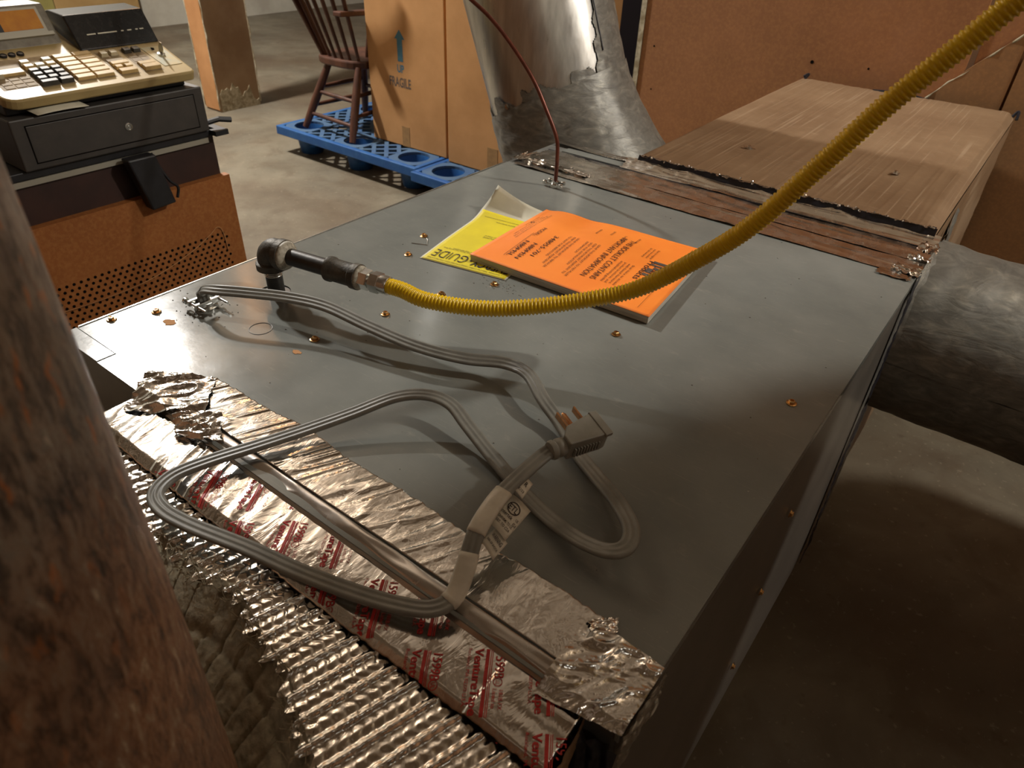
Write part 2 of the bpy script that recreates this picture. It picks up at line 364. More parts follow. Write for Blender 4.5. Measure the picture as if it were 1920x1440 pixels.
# ------------------------------------------------------------------ furnace
W, L, H = .75, .849, .622
fu = thing('furnace', (W/2, L/2, -H), 'grey enamelled steel furnace lying on its side under the yellow hose', 'furnace')
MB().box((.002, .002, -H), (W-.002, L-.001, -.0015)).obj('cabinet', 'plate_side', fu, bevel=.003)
# top panel with the gas hole cut in
HC = (.100, .226); HR = .0205
bm = bmesh.new(); R0 = [bm.verts.new(p) for p in ((.0, .022, 0), (.088, .022, 0), (.088, .0, 0), (W, 0, 0), (W, L, 0), (0, L, 0))]
C0 = [bm.verts.new((HC[0]+HR*math.cos(a), HC[1]+HR*math.sin(a), 0)) for a in np.linspace(0, 2*math.pi, 33)[:-1]]
ed = [bm.edges.new((a, R0[(i+1) % len(R0)])) for i, a in enumerate(R0)]+[bm.edges.new((a, C0[(i+1) % 32])) for i, a in enumerate(C0)]
bmesh.ops.triangle_fill(bm, edges=ed, use_beauty=True); bmesh.ops.recalc_face_normals(bm, faces=bm.faces)
if sum(f.normal.z for f in bm.faces) < 0: bmesh.ops.reverse_faces(bm, faces=bm.faces)
r = bmesh.ops.extrude_edge_only(bm, edges=[e for e in bm.edges if e.is_boundary]); 
for v in [g for g in r['geom'] if isinstance(g, bmesh.types.BMVert)]: v.co.z -= .0013
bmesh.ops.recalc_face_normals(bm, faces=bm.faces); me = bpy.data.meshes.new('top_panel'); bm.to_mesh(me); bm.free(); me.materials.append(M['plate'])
o = bpy.data.objects.new('top_panel', me); COL.objects.link(o); o.parent = fu; o.location = -Vector(fu.location)
MB().box((-.001, .0235, -.016), (.0006, L-.002, .0012)).obj('panel_hem', 'zinc', fu)
MB().box((0, 0, -.002), (.087, .021, .0008)).obj('corner_plate', 'plate', fu, bevel=.0005)
MB().box((W-.003, .0, -.014), (W+.0008, L, -.0005)).obj('panel_flange', 'plate', fu, bevel=.0008)
MB().lathe((HC[0], HC[1], -.03), (0, 0, 1), [(0, HR+.003), (.0292, HR+.003), (.0292, HR-.0005), (.001, HR-.002)], 32).obj('pipe_opening', 'hole', fu)
MB().box((HC[0]+.012, HC[1]-.010, -.02), (HC[0]+.016, HC[1]+.012, -.001)).obj('opening_rim', 'alu', fu)
rg = MB(); rr = [(0.163+.0135*math.cos(a), .158+.0135*math.sin(a), .0001) for a in np.linspace(0, 2*math.pi, 41)]; rg.tube(rr, .0005, 6); rg.obj('knockout', 'plate_side', fu, True)
def screw_mesh(nm='screw', mat='brass', parent=None, at=(0, 0, 0)):
    m = MB().lathe((0, 0, 0), (0, 0, 1), [(0, .0058), (.0008, .0058), (.0012, .0046)], 14)
    m.lathe((0, 0, .001), (0, 0, 1), [(0, .0038), (.0024, .0038), (.003, .0031), (.0031, .0018), (.0022, .0016)], 6)
    return m.obj(nm, mat, parent, at=at)
tops = [(.013, .056), (.036, .1), (.231, .183), (.251, .278), (.152, .42), (.124, .483), (.304, .43), (.269, .362), (.497, .426), (.714, .427)]
s0 = screw_mesh(parent=fu, at=(*tops[0], .0003))
for x, y in tops[1:]: copy_at(s0, (x, y, .0003), fu, (random.uniform(-.08, .08), random.uniform(-.08, .08), random.random()*3))
for z in (-.15, -.295, -.463): copy_at(s0, (W+.0004, .435, z), fu, (0, math.pi/2, 0))
mb = MB()
for cx, cy, sc_ in ((.069, .097, .010), (.236, .153, .007)):
    MB().prism([(cx+sc_*math.cos(a)*random.uniform(.5, 1), cy+sc_*.8*math.sin(a)*random.uniform(.5, 1)) for a in np.linspace(0, 6.283, 13)[:-1]], .0002, .0005).obj('glue_blot', 'drywall', fu)
mb = MB()
for i in range(230):
    cx, cy = (.068+random.gauss(0, .02), .145+random.gauss(0, .018)) if i < 70 else ((.31+random.gauss(0, .02), .435+random.gauss(0, .012)) if i < 130 else (random.uniform(.05, .74), random.uniform(.08, .84)))
    if (cx-HC[0])**2+(cy-HC[1])**2 < .0007: continue
    r_ = random.uniform(.0003, .0009); mb.prism([(cx+r_*math.cos(a), cy+r_*math.sin(a)) for a in (0, 1.4, 2.6, 4.2, 5.3)], .0001, .0001+r_*.7)
o = mb.obj('dust_specks', 'block', fu); o['kind'] = 'stuff'
MB().tube([(.152-.024, .452, .0007), (.150, .462, .0009), (.138, .476, .0008), (.134, .478, .0014)], .0005, 5).obj('wire_scrap', 'zinc', fu)
# wrinkled black tape down the far right corner of the cabinet
def cornertape(U, Vv):
    z = -.002-U*.612; y = .838+Vv*.034; x = W+.0012+.0035*ridge(U*26, Vv*3, 3)*ridge(U*7, Vv*2, 9)+.002*vn(U*60, Vv*6, 5); return x, y, z
MB().grid(cornertape, 120, 8).obj('corner_tape', 'blacktape', fu, True)
# blocks carrying it
bk = None
for i, (x, y) in enumerate(((.52, .16), (.52, .70), (.22, .16), (.22, .70))):
    m = MB()
    x0, x1, y0, y1, z0, z1 = -.145, .145, -.095, .095, 0, ZT-H
    for a, b_ in (((x0, y0, z0), (x1, y0+.03, z1)), ((x0, y1-.03, z0), (x1, y1, z1)), ((x0, y0+.03, z0), (x0+.03, y1-.03, z1)), ((x1-.03, y0+.03, z0), (x1, y1-.03, z1)), ((-.015, y0+.03, z0), (.015, y1-.03, z1))): m.box(a, b_)
    o = m.obj('concrete_block', 'block', at=(x if i < 2 else x, y, FL))
    tag(o, 'grey hollow concrete block under the furnace '+('near the foil wrapped duct, below the side screws', 'beside the round duct stub', 'near the foil wrapped duct, below the gas pipe', 'beside the kraft duct, below the copper tube')[i], 'block', 'blocks under the furnace')

# ------------------------------------------------------------------ near duct with foil and tape
nd = thing('foil_wrapped_duct', (.46, -.2, FL), 'foil wrapped duct with red printed tape joined to the furnace end', 'duct')
TC = Vector((.533, -.305)); TR = .15                     # the rusty tank it is cut around
notch = [(.17, -.106), (.30, -.100), (.387, -.092), (.429, -.093), (.450, -.085), (.493, -.097), (.520, -.103), (.543, -.107), (.564, -.119), (.605, -.136), (.65, -.155), (.69, -.175), (.73, -.20)]
def ny(x): return np.interp(x, [p[0] for p in notch], [p[1] for p in notch])+.006*np.sin(x*190)*.5+.004*np.sin(x*431)
DZ = -.013
def scrimz(x, y):
    s = (x-(y*-.0)-.30*(y+.1)*1.0)
    ph = s/.0098; fr = ph-np.floor(ph); big = .22+.78*(np.floor(ph) % 2)
    rid = np.exp(-((fr-.5)/.24)**2)*.0027*big*(.85+.3*vn(s*40, y*40, 12))
    cr = np.exp(-(((y/.0085+.25*np.sin(s*420)) % 1-.5)/.12)**2)*.0006
    return DZ+rid-cr+.0010*fb(x*60, y*60, 21)+.0004*ridge(x*120, y*90, 33)*(1-.7*big)
def duct_top(U, Vv):
    x = .172+U*.55; y0 = ny(x); y = -.042+(y0+.042)*Vv; return x, y, scrimz(x, y)
MB().grid(duct_top, 560, 60).obj('foil_facing', 'foil_scrim', nd, True)
sd = MB(); xs = np.linspace(.172, .722, 40)
sd.prism([(x, float(ny(x))) for x in xs]+[(.722, .0), (.172, .0)], -.36, DZ-.006); sd.obj('duct_body', 'insul', nd)
MB().box((.7195, -.20, -.36), (.722, .0, DZ-.002)).obj('side_facing', 'foil_dull', nd)
# cut glass wool shelf between facing and tank, with its radial cuts
def wool(U, Vv):
    x = .20+U*.54; yo = np.interp(x, [p[0] for p in notch], [p[1] for p in notch])+.006; ang = np.arctan2(yo-TC.y, x-TC.x); xi = TC.x+.1492*np.cos(ang); yi = TC.y+.1492*np.sin(ang)
    X = x+(xi-x)*Vv; Y = yo+(yi-yo)*Vv; cut = np.exp(-(((U*21) % 1-.5)/.06)**2)*.0028*(Vv > .06); band = np.exp(-((Vv-.42)/.05)**2)*.004
    Z = DZ-.001-.030*Vv-cut-band+.0035*fb(X*90, Y*90, 8)+.0016*vn(X*500, Y*500, 4); return X, Y, Z
MB().grid(wool, 260, 60).obj('glass_wool', 'insul', nd, True)
mb = MB()
for i in range(120):
    u = random.random(); x = .36+.24*u; y = float(ny(x))+random.uniform(-.006, .004); a = random.random()*6.28; l = random.uniform(.006, .016)
    mb.tube([(x, y, DZ+.002), (x+l*.5*math.cos(a), y+l*.5*math.sin(a), DZ+.006+random.random()*.004), (x+l*math.cos(a), y+l*math.sin(a), DZ+.002)], .00035, 4)
o = mb.obj('wool_tufts', 'insul', nd); o['kind'] = 'stuff'
# printed tape
def ptz(x, y): return -.0050+(.0009+.0012*np.clip((.42-x)*6, 0, 1))*ridge(x*95+y*30, y*14, 51)**2*(.1+1.1*vn(x*9, y*9, 61))*np.clip((.68-x)*3, .15, 1)+.0011*fb(x*26, y*26, 71)+np.where(x > .66, .002*ridge(x*20, y*34, 5), 0)-.5*np.clip(-y-.046, 0, 1)
jag = lambda x, s: .0012*(vn(x*230, x*0, s)-.5)
def ptape(U, Vv):
    x = .172+U*.552; y0 = -.0015-.008*np.clip(.33-x, 0, 1)*1.2-.003*np.clip(x-.6, 0, 1)*9*.5; y1 = -.0545+jag(x, 3)+.006*np.clip(x-.52, 0, 1)*5*.7; y = y0+(y1-y0)*Vv; return x, y, ptz(x, y)
pt = MB().grid(ptape, 420, 44).obj('printed_tape', 'foil', nd, True, solid=.0002)
mb = MB(); dr = (.54, -.842); up = (.842, .54); zt = lambda x, y: float(ptz(np.array(x), np.array(y)))
ang = math.atan2(-.842, .54)
for k in range(-14, 4):
    for jx in range(-3, 4):
        ox = .637+k*.0345+jx*.063*dr[0]; oy = -.009+k*.0285+jx*.063*dr[1]
        if oy > .075 or oy < -.10 or ox < .12 or ox > .80: continue
        P = lambda a, b_: (ox+dr[0]*a+up[0]*b_, oy+dr[1]*a+up[1]*b_)
        lettering(mb, 'VentureTape', P(0, -.0001), dr, up, .0088, zt, .0505, .022, lift=.0008)
        for q, th in ((.0078, .0026), (.0112, .0006), (.0124, .0006)):
            n_ = 24; pa = [P(.051*i/n_, q) for i in range(n_+1)]; pb = [P(.051*i/n_, q+th) for i in range(n_+1)]
            mb.add([(x, y, zt(x, y)+.0008) for x, y in pa+pb], [(i, i+1, n_+2+i, n_+1+i) for i in range(n_)])
        lettering(mb, '1599B', P(0, .0150), dr, up, .0098, zt, .0205, .004, lift=.0008)
        lettering(mb, 'UL', P(.0232, .0165), dr, up, .0042, zt, .0036, 0, lift=.0008)
        cc = [P(.025+.0033*math.cos(a), .0180+.0033*math.sin(a)) for a in np.linspace(0, 6.283, 17)]; ci = [P(.025+.0028*math.cos(a), .0180+.0028*math.sin(a)) for a in np.linspace(0, 6.283, 17)]
        mb.add([(x, y, zt(x, y)+.0008) for x, y in cc+ci], [(i, i+1, 18+i, 17+i) for i in range(16)])
        lettering(mb, 'Listed to', P(.030, .0150), dr, up, .0042, zt, .0140, 0, lift=.0008)
        lettering(mb, '181B-FX', P(.030, .0195), dr, up, .0042, zt, .0140, 0, lift=.0008)
        lettering(mb, 'Rockland, MA 02370 U.S.A.', P(0, -.0050), dr, up, .0036, zt, .044, 0, lift=.0008)
bm = bmesh.new(); me = bpy.data.meshes.new('p'); me.from_pydata(mb.v, [], mb.f); bm.from_mesh(me)
for co, no in (((0, -.003, 0), (0, 1, 0)), ((0, -.0525, 0), (0, -1, 0)), ((.176, 0, 0), (-1, 0, 0)), ((.728, 0, 0), (1, 0, 0))):
    bmesh.ops.bisect_plane(bm, geom=bm.verts[:]+bm.edges[:]+bm.faces[:], plane_co=co, plane_no=no, clear_outer=True)
me = bpy.data.meshes.new('tape_print'); bm.to_mesh(me); bm.free(); me.materials.append(M['ink'])
o = bpy.data.objects.new('tape_print', me); COL.objects.link(o); o.parent = pt; o.location = -base_of(pt)
# smooth foil band in the joint, then the wrinkled tape on the furnace top
def band(U, Vv):
    x = .225+U*.48; y = .019-.0225*Vv; t = Vv; z = .0012-.0060*t+.0030*np.sin(t*math.pi)*(.2+1.1*vn(x*14, t*2, 91))+.0016*ridge(x*26, t*2.4, 41)*np.sin(t*math.pi)-.002*np.exp(-((t-.06)/.06)**2)
    return x, y, z
MB().grid(band, 240, 26).obj('joint_foil', 'foil_smooth', nd, True)
def utz(x, y): return .0012+.0017*ridge(x*105-y*50, y*15, 81)**2*(.15+1.0*vn(x*11, y*11, 17))*np.clip((.70-x)*3.2, .10, 1)+.0010*fb(x*60, y*40, 19)
def utape(U, Vv):
    x = .212+U*.49; top_ = .0655+.006*vn(x*14, x*0, 7)+jag(x, 9)*1.5+.010*((x > .352) & (x < .362))-.006*np.clip(.3-x, 0, 1)*2; y = .014+.004*vn(x*9, x*0, 77)+(top_-.018)*Vv; return x, y, utz(x, y)
MB().grid(utape, 420, 50).obj('wrinkled_tape', 'foil', nd, True, solid=.0002)
def crumple(poly_u, seed, amp, zb):
    def fn(U, Vv):
        a, b_, c, d = [np.array(p) for p in poly_u]; X = a[0]*(1-U)*(1-Vv)+b_[0]*U*(1-Vv)+c[0]*U*Vv+d[0]*(1-U)*Vv; Y = a[1]*(1-U)*(1-Vv)+b_[1]*U*(1-Vv)+c[1]*U*Vv+d[1]*(1-U)*Vv
        e = .004*(vn(U*13+3, Vv*13, seed)-.5); X = X+e*((U < .03) | (U > .97)); Y = Y+e*((Vv < .03) | (Vv > .97))
        Z = zb(X, Y)+amp*(ridge(U*4+Vv*2, Vv*3.2, seed)**2+.42*ridge(U*10+Vv*3, Vv*8+U*4, seed+3)+.10*vn(U*30, Vv*30, seed+5)); return X, Y, Z
    return fn
step = lambda X, Y: np.where(Y > .004, .001, .001-np.clip((.004-Y)/.012, 0, 1)*.005)
MB().grid(crumple([(.150, .026), (.186, -.026), (.262, .020), (.215, .064)], 5, .0042, step), 70, 60).obj('torn_tape', 'foil_crumple', nd, True)
MB().grid(crumple([(.238, .0), (.262, -.016), (.312, .004), (.276, .03)], 15, .0045, lambda X, Y: step(X, Y)+.002), 40, 36).obj('torn_tape', 'foil_crumple', nd, True)
MB().grid(crumple([(.688, .060), (.690, -.012), (.7525, -.002), (.7525, .058)], 25, .0026, lambda X, Y: np.where(Y > .004, .0014, .0014-np.clip((.004-Y)/.012, 0, 1)*.004)), 70, 70).obj('end_tape', 'foil', nd, True)
MB().grid(crumple([(.688, .056), (.7, .05), (.712, .062), (.706, .074)], 29, .0022, lambda X, Y: X*0+.0014), 24, 24).obj('end_tape', 'foil', nd, True)
MB().grid(lambda U, Vv: (.7528+.0018*vn(U*14, Vv*14, 3)+.001*ridge(U*5, Vv*6, 8), -.002+.060*U, .0015-.050*Vv*(1-.2*vn(U*5, U*0, 2))), 30, 30).obj('side_flap', 'foil_dull', nd, True)
MB().grid(lambda U, Vv: (.722+.032*U, -.004-.006*vn(U*6, Vv*6, 5)-.004*ridge(U*4, Vv*5, 6), -.012-.10*Vv), 30, 40).obj('front_flap', 'blacktape', nd, True)
MB().grid(lambda U, Vv: (.7235+.0016*ridge(U*8, Vv*5, 8)+.006*np.sin(U*3), .0-.085*U, -.003-.030*Vv), 40, 12).obj('rolled_edge', 'kraft', nd, True)

# ------------------------------------------------------------------ rusty tank at the camera's elbow
mb = MB(); prof = []
for i in range(60):
    z = FL+i*3.1/59; prof.append((z-FL, TR-.006*((z-.22)/.25)**2*.5*(abs(z-.22) < .5)-.006*(abs(z-.22) >= .5)*2))
mb.lathe((TC.x, TC.y, FL), (0, 0, 1), prof, 96); tk = mb.obj('rusty_pipe', 'rust', None, True, auto=50)
tag(tk, 'thick rusty steel pipe standing upright beside the foil wrapped duct', 'pipe')

# ------------------------------------------------------------------ far plenum, tapes, kraft duct
pl = thing('supply_plenum', (.375, .94, FL), 'sheet metal plenum taped to the far furnace end', 'plenum')
MB().box((.0, L+.001, -.60), (.748, 1.003, -.0005)).box((.0, 1.003, -.60), (.2, 1.028, -.0005)).obj('plenum_box', 'darkmastic', pl, bevel=.002)
MB().box((.045, .978, -.001), (.205, 1.006, .0012)).obj('cleat_plate', 'plate', pl)
def strip(name, x0, x1, y0, y1, mat, amp, seed, nx=260, ny_=26, z0=.0012, kx=22, ky=30, rise=0):
    def fn(U, Vv):
        x = x0+(x1-x0)*U; y = y0+(y1-y0)*Vv+.0014*(vn(x*90, Vv*3, seed)-.5)
        z = z0+rise*np.clip(Vv*1.6-.6, 0, 1)+amp*ridge(x*kx*.35+Vv, Vv*3.2, seed)**2+amp*.4*ridge(x*kx, y*ky, seed+2)**2+amp*.10*vn(x*90, y*90, seed+4); return x, y, z
    return MB().grid(fn, nx, ny_).obj(name, mat, pl, True)
strip('foil_tape', .02, .752, .846, .903, 'foil_dull', .0022, 3)
strip('foil_tape', .02, .752, .905, .966, 'foil_dull', .0018, 13)
strip('foil_tape', .185, .752, .968, 1.0035, 'foil_dull', .0030, 23, rise=.011)
strip('foil_tape', .0, .20, 1.004, 1.030, 'foil_crumple', .0035, 33, 90, 16)
MB().grid(crumple([(.03, .868), (.17, .862), (.175, .884), (.045, .892)], 45, .004, lambda X, Y: X*0+.002), 60, 20).obj('crumpled_foil', 'foil_crumple', pl, True)
MB().grid(crumple([(.0, .905), (.0, .86), (.03, .865), (.03, .93)], 46, .004, lambda X, Y: X*0+.002), 20, 30).obj('crumpled_foil', 'foil_crumple', pl, True)
for (xa, ya, xb, yb, sd_) in ((.715, .845, .754, .872, 4), (.725, .905, .756, .925, 5), (.730, .945, .757, .985, 6), (.70, .825, .745, .848, 7)):
    MB().grid(crumple([(xa, ya), (xb, ya), (xb, yb), (xa, yb)], 50+sd_, .0045 if sd_ != 7 else .001, lambda X, Y: X*0+.0015), 26, 22).obj('crumpled_foil', 'foil_crumple', pl, True)
MB().grid(lambda U, Vv: (.7505+.002*ridge(U*9, Vv*4, 4), .85+.16*U, -.0-.05*Vv), 50, 12).obj('side_tape', 'foil_dull', pl, True)
MB().tube(crom([(.02, .966, .0022), (.2, .9665, .003), (.4, .9655, .0028), (.6, .967, .003), (.745, .9655, .0026)], 12), .0009, 5).obj('tape_seam', 'blacktape', pl)

kd = thing('kraft_faced_duct', (.47, 1.5, FL), 'kraft foil faced duct, reflected brown in its colour, behind furnace plenum', 'duct')
def ktop(U, Vv):
    x = .205+U*.537; y = 1.006+Vv*.954; s = np.clip((x-.715)/.027, 0, 1); z = .0215-.012*s*s+.0010*ridge(x*64, y*1.6, 5)**4+.0009*ridge(x*31+y*.8, y*1.1, 15)**5+.004*(fb(x*5, y*5, 9)-.5)-.003*np.exp(-((x-.205)/.004)**2); return x, y, z
MB().grid(ktop, 260, 90).obj('kraft_top', 'kraft', kd, True)
MB().grid(lambda U, Vv: (.742+.0015*ridge(U*3, Vv*24, 6), 1.006+.954*U, .0095-.52*Vv), 60, 60).obj('kraft_side', 'kraft', kd, True)
MB().box((.207, 1.032, -.52), (.739, 1.958, .009)).obj('duct_core', 'insul', kd)
MB().box((.206, 1.008, -.001), (.738, 1.0315, .016)).obj('black_liner', 'blacktape', kd)
mb = MB()
for i in range(34):
    x = random.uniform(.21, .735); r_ = random.uniform(.0012, .0034); mb.lathe((x, 1.004+random.uniform(-.004, .003), .020+random.uniform(0, .004)), (random.uniform(-1, 1), random.uniform(-1, 1), 1), [(0, r_*.5), (r_*.6, r_), (r_*1.3, r_*.3)], 5)
o = mb.obj('foil_flecks', 'foil_crumple', kd); o['kind'] = 'stuff'
def lip(U, Vv):
    x = .206+.532*U; return x, 1.0045+.003*vn(x*160, Vv*3, 4), .0215+.0030*vn(x*210, Vv*4, 2)*Vv-.003*(1-Vv)
MB().grid(lip, 400, 6).obj('ragged_foil_edge', 'foil_crumple', kd, True)
def liner(U, Vv):
    x = .206+.536*U; return x, 1.0055-.012*(1-Vv)*.9+.001*vn(x*60, Vv*4, 6), .0025+.018*Vv+.002*vn(x*80, Vv*5, 3)
MB().grid(liner, 300, 10).obj('liner_face', 'blacktape', kd, True)
for (x, y, rz) in ((.352, 1.20, .4), (.622, 1.245, 1.2)):
    m = MB().lathe((0, 0, 0), (0, 0, 1), [(0, .0075), (.001, .0075), (.0014, .004), (.006, .004), (.0065, .002)], 8); m.box((-.012, -.003, .001), (.012, .003, .0022))
    o = m.obj('zip_screw', 'zinc', kd, at=(x, y, .0225)); o.rotation_euler = (0, .15, rz)
mb = MB()
for pa in ([(.215, 1.955, .02), (.222, 1.96, .034), (.21, 1.957, .026)], [(.735, 1.95, .012), (.745, 1.955, .028), (.748, 1.945, .01)], [(.40, 1.957, .02), (.47, 1.962, .024), (.55, 1.957, .018)]): MB().tube(crom(pa, 5), .0035, 6).obj('frayed_corner', 'blacktape', kd)

for i, (x, y, z) in enumerate(((.7445, 1.10, -.06), (.7445, 1.18, -.05))):
    MB().grid(lambda U, Vv: (x+.006*ridge(U*4, Vv*5, 6+i), y+.06*(U-.5)+.05*Vv, z-.07*Vv+.05*U), 20, 20).obj('side_mastic', 'mastic', kd, True)

# round duct rising on the left
gd = thing('round_steel_duct', (-.10, 1.20, -.5), 'shiny galvanised round duct rising beside the cardboard boxes', 'duct')
GA = Vector((-.105, 1.205, 0)); GD = Vector((-.396, 0, 1)).normalized(); GR = .160
g1 = GD.cross(Vector((0, 1, 0))).normalized(); g2 = GD.cross(g1).normalized()
def cyl(A, D, e1, e2, R, a0, a1, h0, h1, add):
    def fn(U, Vv):
        a = a0+(a1-a0)*U; h = h0+(h1-h0)*Vv; r = R+add(U, Vv); return (A.x+D.x*h+r*(e1.x*np.cos(a)+e2.x*np.sin(a)), A.y+D.y*h+r*(e1.y*np.cos(a)+e2.y*np.sin(a)), A.z+D.z*h+r*(e1.z*np.cos(a)+e2.z*np.sin(a)))
    return fn
MB().grid(cyl(GA, GD, g1, g2, GR, 0, 2*math.pi, -.30, 1.2, lambda u, v: .0012*np.sin(u*31)*.4+.0010*vn(u*10, v*3, 3)), 96, 30).obj('pipe', 'galv', gd, True)
def aofpt(x, y):
    q = Vector((x, y, 0))-GA; return math.atan2(q.dot(g2), q.dot(g1)) % (2*math.pi)
a_near = aofpt(GA.x+.02, GA.y-.2); a_right = aofpt(GA.x+.25, GA.y-.02); 
aL = aofpt(GA.x-.12, GA.y-.16); 
dd = ((a_right-a_near+math.pi) % (2*math.pi))-math.pi; sg = 1 if dd > 0 else -1
def mast_mask(u, v):
    h = -.30+.74*v; e = .05*(math.sin(u*47+v*5)+math.sin(u*83))*.3+.02*math.sin(v*90+u*30)
    if h < .045+e*.5+.015*math.sin(u*30)+.05*u: return True
    return u > .775+e*.25-.22*max(0, .25-h)
MB().grid(cyl(GA, GD, g1, g2, GR+.0015, a_near-sg*1.25, a_near+sg*2.0, -.30, .44, lambda u, v: .0028*fb(u*22, v*40, 5)+.0016*ridge(u*9+v*16, v*13, 7)), 260, 220, mast_mask).obj('mastic_coat', 'mastic', gd, True)
def skirt(U, Vv):
    a = a_near-sg*1.0+sg*3.0*U; h = .035+.05*U-.28*Vv; r = GR+.002+.085*Vv**1.5*np.clip(U*1.8-.35, 0, 1)+.004*fb(U*16, Vv*9, 4)+.003*ridge(U*7+Vv*3, Vv*6, 9)
    return (GA.x+GD.x*h+r*(g1.x*np.cos(a)+g2.x*np.sin(a)), GA.y+GD.y*h+r*(g1.y*np.cos(a)+g2.y*np.sin(a)), GA.z+GD.z*h+r*(g1.z*np.cos(a)+g2.z*np.sin(a)))
MB().grid(skirt, 90, 40).obj('flared_collar', 'mastic', gd, True)
hh = .055; aa = a_near-sg*.25
m = MB().lathe(tuple(GA+GD*hh+(g1*math.cos(aa)+g2*math.sin(aa))*(GR+.003)), tuple(g1*math.cos(aa)+g2*math.sin(aa)), [(0, .006), (.002, .006), (.002, .004), (.005, .004)], 8); m.obj('rivet', 'zinc', gd)
mb = MB(); mb.tube([tuple(GA+GD*h+(g1*math.cos(a_near+sg*1.28)+g2*math.sin(a_near+sg*1.28))*(GR+.0045)) for h in np.linspace(.11, .42, 20)], .0016, 5); mb.obj('pipe_seam', 'blacktape', gd)

# round duct leaving on the right
rd = thing('sealed_round_duct', (1.0, 1.12, -.5), 'grey mastic smeared round duct stub leaving the right of the plenum', 'duct')
SA = Vector((1.0, 1.1215, -.214)); SD = Vector((1, .1317, -.0945)).normalized(); s1 = SD.cross(Vector((0, 0, 1))).normalized(); s2 = SD.cross(s1).normalized()
MB().grid(cyl(SA, SD, s1, s2, .1505, 0, 2*math.pi, -.32, 1.1, lambda u, v: .003*fb(u*9, v*14, 3)+.0030*ridge(u*5+v*4, v*11, 6)*(v < .5)), 120, 120).obj('pipe', 'darkmastic', rd, True)
def smear_mask(u, v): return v < .21+.06*math.sin(u*23)+.04*math.sin(u*57+1) or (.10 < u < .16 and v < .5)
MB().grid(cyl(SA, SD, s1, s2, .154, 0, 2*math.pi, -.30, 1.1, lambda u, v: .004*fb(u*17, v*60, 13)+.0035*ridge(u*8+v*16, v*30, 16)), 160, 160, smear_mask).obj('mastic_smear', 'mastic', rd, True)
MB().grid(cyl(SA, SD, s1, s2, .154, 0, 2*math.pi, -.30, -.20, lambda u, v: .006*(1-v)**2+.003*fb(u*30, v*6, 13)), 90, 12).obj('flange_collar', 'mastic', rd, True)
mb = MB()
for (h, a, l) in ((-.03, 4.4, .05), (.10, 4.2, .03), (.16, 4.9, .045), (.12, 5.2, .02)):
    MB().tube([tuple(SA+SD*(h+l*t)+(s1*math.cos(a+.1*t)+s2*math.sin(a+.1*t))*.1545) for t in (0, .5, 1)], .0018, 5).obj('tape_crack', 'blacktape', rd)
def ridge_path(a0, seed): return [tuple(SA+SD*(.24+.10*t)+(s1*math.cos(a0+1.9*t)+s2*math.sin(a0+1.9*t))*(.156)) for t in np.linspace(0, 1, 20)]
for a0 in (4.3, 3.2):
    MB().tube(ridge_path(a0, 1), lambda i: .005+.003*math.sin(i*1.9), 6).obj('mastic_ridge', 'mastic', rd, True)

# ------------------------------------------------------------------ gas pipe assembly
gp = thing('black_gas_pipe', (.102, .228, 0), 'black iron gas pipe elbow with coupling rising from the furnace top', 'pipe')
E0 = Vector((.102, .228, .058)); PD = Vector((.985, .172, 0)).normalized()
MB().lathe((.102, .228, -.04), (0, 0, 1), [(0, .0107), (.083, .0107)], 24).obj('riser_nipple', 'blackiron', gp, True, auto=40)
mb = MB()
for i in range(6): mb.lathe((.102, .228, .0245+i*.0022), (0, 0, 1), [(0, .0105), (.0009, .0115), (.0018, .0105)], 24)
mb.obj('pipe_thread', 'zinc', gp, True)
arc = [E0+Vector((0, 0, -.020)), E0+Vector((0, 0, -.010))]+[E0+PD*(.012*(1-math.cos(t)))+Vector((0, 0, -.010+.012*math.sin(t))) for t in np.linspace(.2, math.pi/2, 7)]+[E0+PD*.022]
el = MB().tube([tuple(p) for p in arc], lambda i: .0165, 20, [tuple(Vector((0, 1, 0)))]*len(arc)); el.lathe(tuple(E0+Vector((0, 0, -.024))), (0, 0, 1), [(0, .0175), (.001, .0195), (.009, .0195), (.011, .0168)], 24)
el.lathe(tuple(E0+PD*.016), tuple(PD), [(0, .0168), (.002, .0195), (.010, .0195), (.011, .0175)], 24); el.obj('elbow', 'castiron', gp, True, auto=40)
MB().lathe(tuple(E0+PD*.0268), tuple(PD), [(0, .0188), (.0035, .0170), (.0080, .0112)], 24).obj('sealant_ring', 'pipedope', gp, True)
MB().lathe(tuple(E0+PD*.026), tuple(PD), [(0, .0107), (.078, .0107)], 24).obj('pipe', 'blackiron', gp, True, auto=40)
c0 = E0+PD*.094
MB().lathe(tuple(c0), tuple(PD), [(0, .0125), (.001, .0155), (.006, .0155), (.008, .0140), (.036, .0140), (.038, .0158), (.046, .0158), (.047, .0125)], 28).obj('coupling', 'castiron', gp, True, auto=40)
MB().lathe(tuple(c0+PD*.046), tuple(PD), [(0, .0150), (.0035, .0138), (.005, .0112)], 24).obj('sealant_ring', 'pipedope', gp, True)
hz = thing('yellow_gas_hose', (.3, .26, 0), 'corrugated yellow flexible gas hose arching over the orange booklet', 'hose')
h0 = c0+PD*.050
MB().lathe(tuple(h0), tuple(PD), [(0, .0118), (.0006, .0128), (.011, .0128), (.012, .0118)], 6, .3).obj('hex_nut', 'zinc', hz)
MB().lathe(tuple(h0+PD*.012), tuple(PD), [(0, .0085), (.003, .0085)], 20).obj('nut_neck', 'zinc', hz, True, auto=40)
MB().lathe(tuple(h0+PD*.015), tuple(PD), [(0, .0118), (.0006, .0130), (.012, .0130), (.013, .0115)], 6, .1).obj('hex_nut', 'zinc', hz)
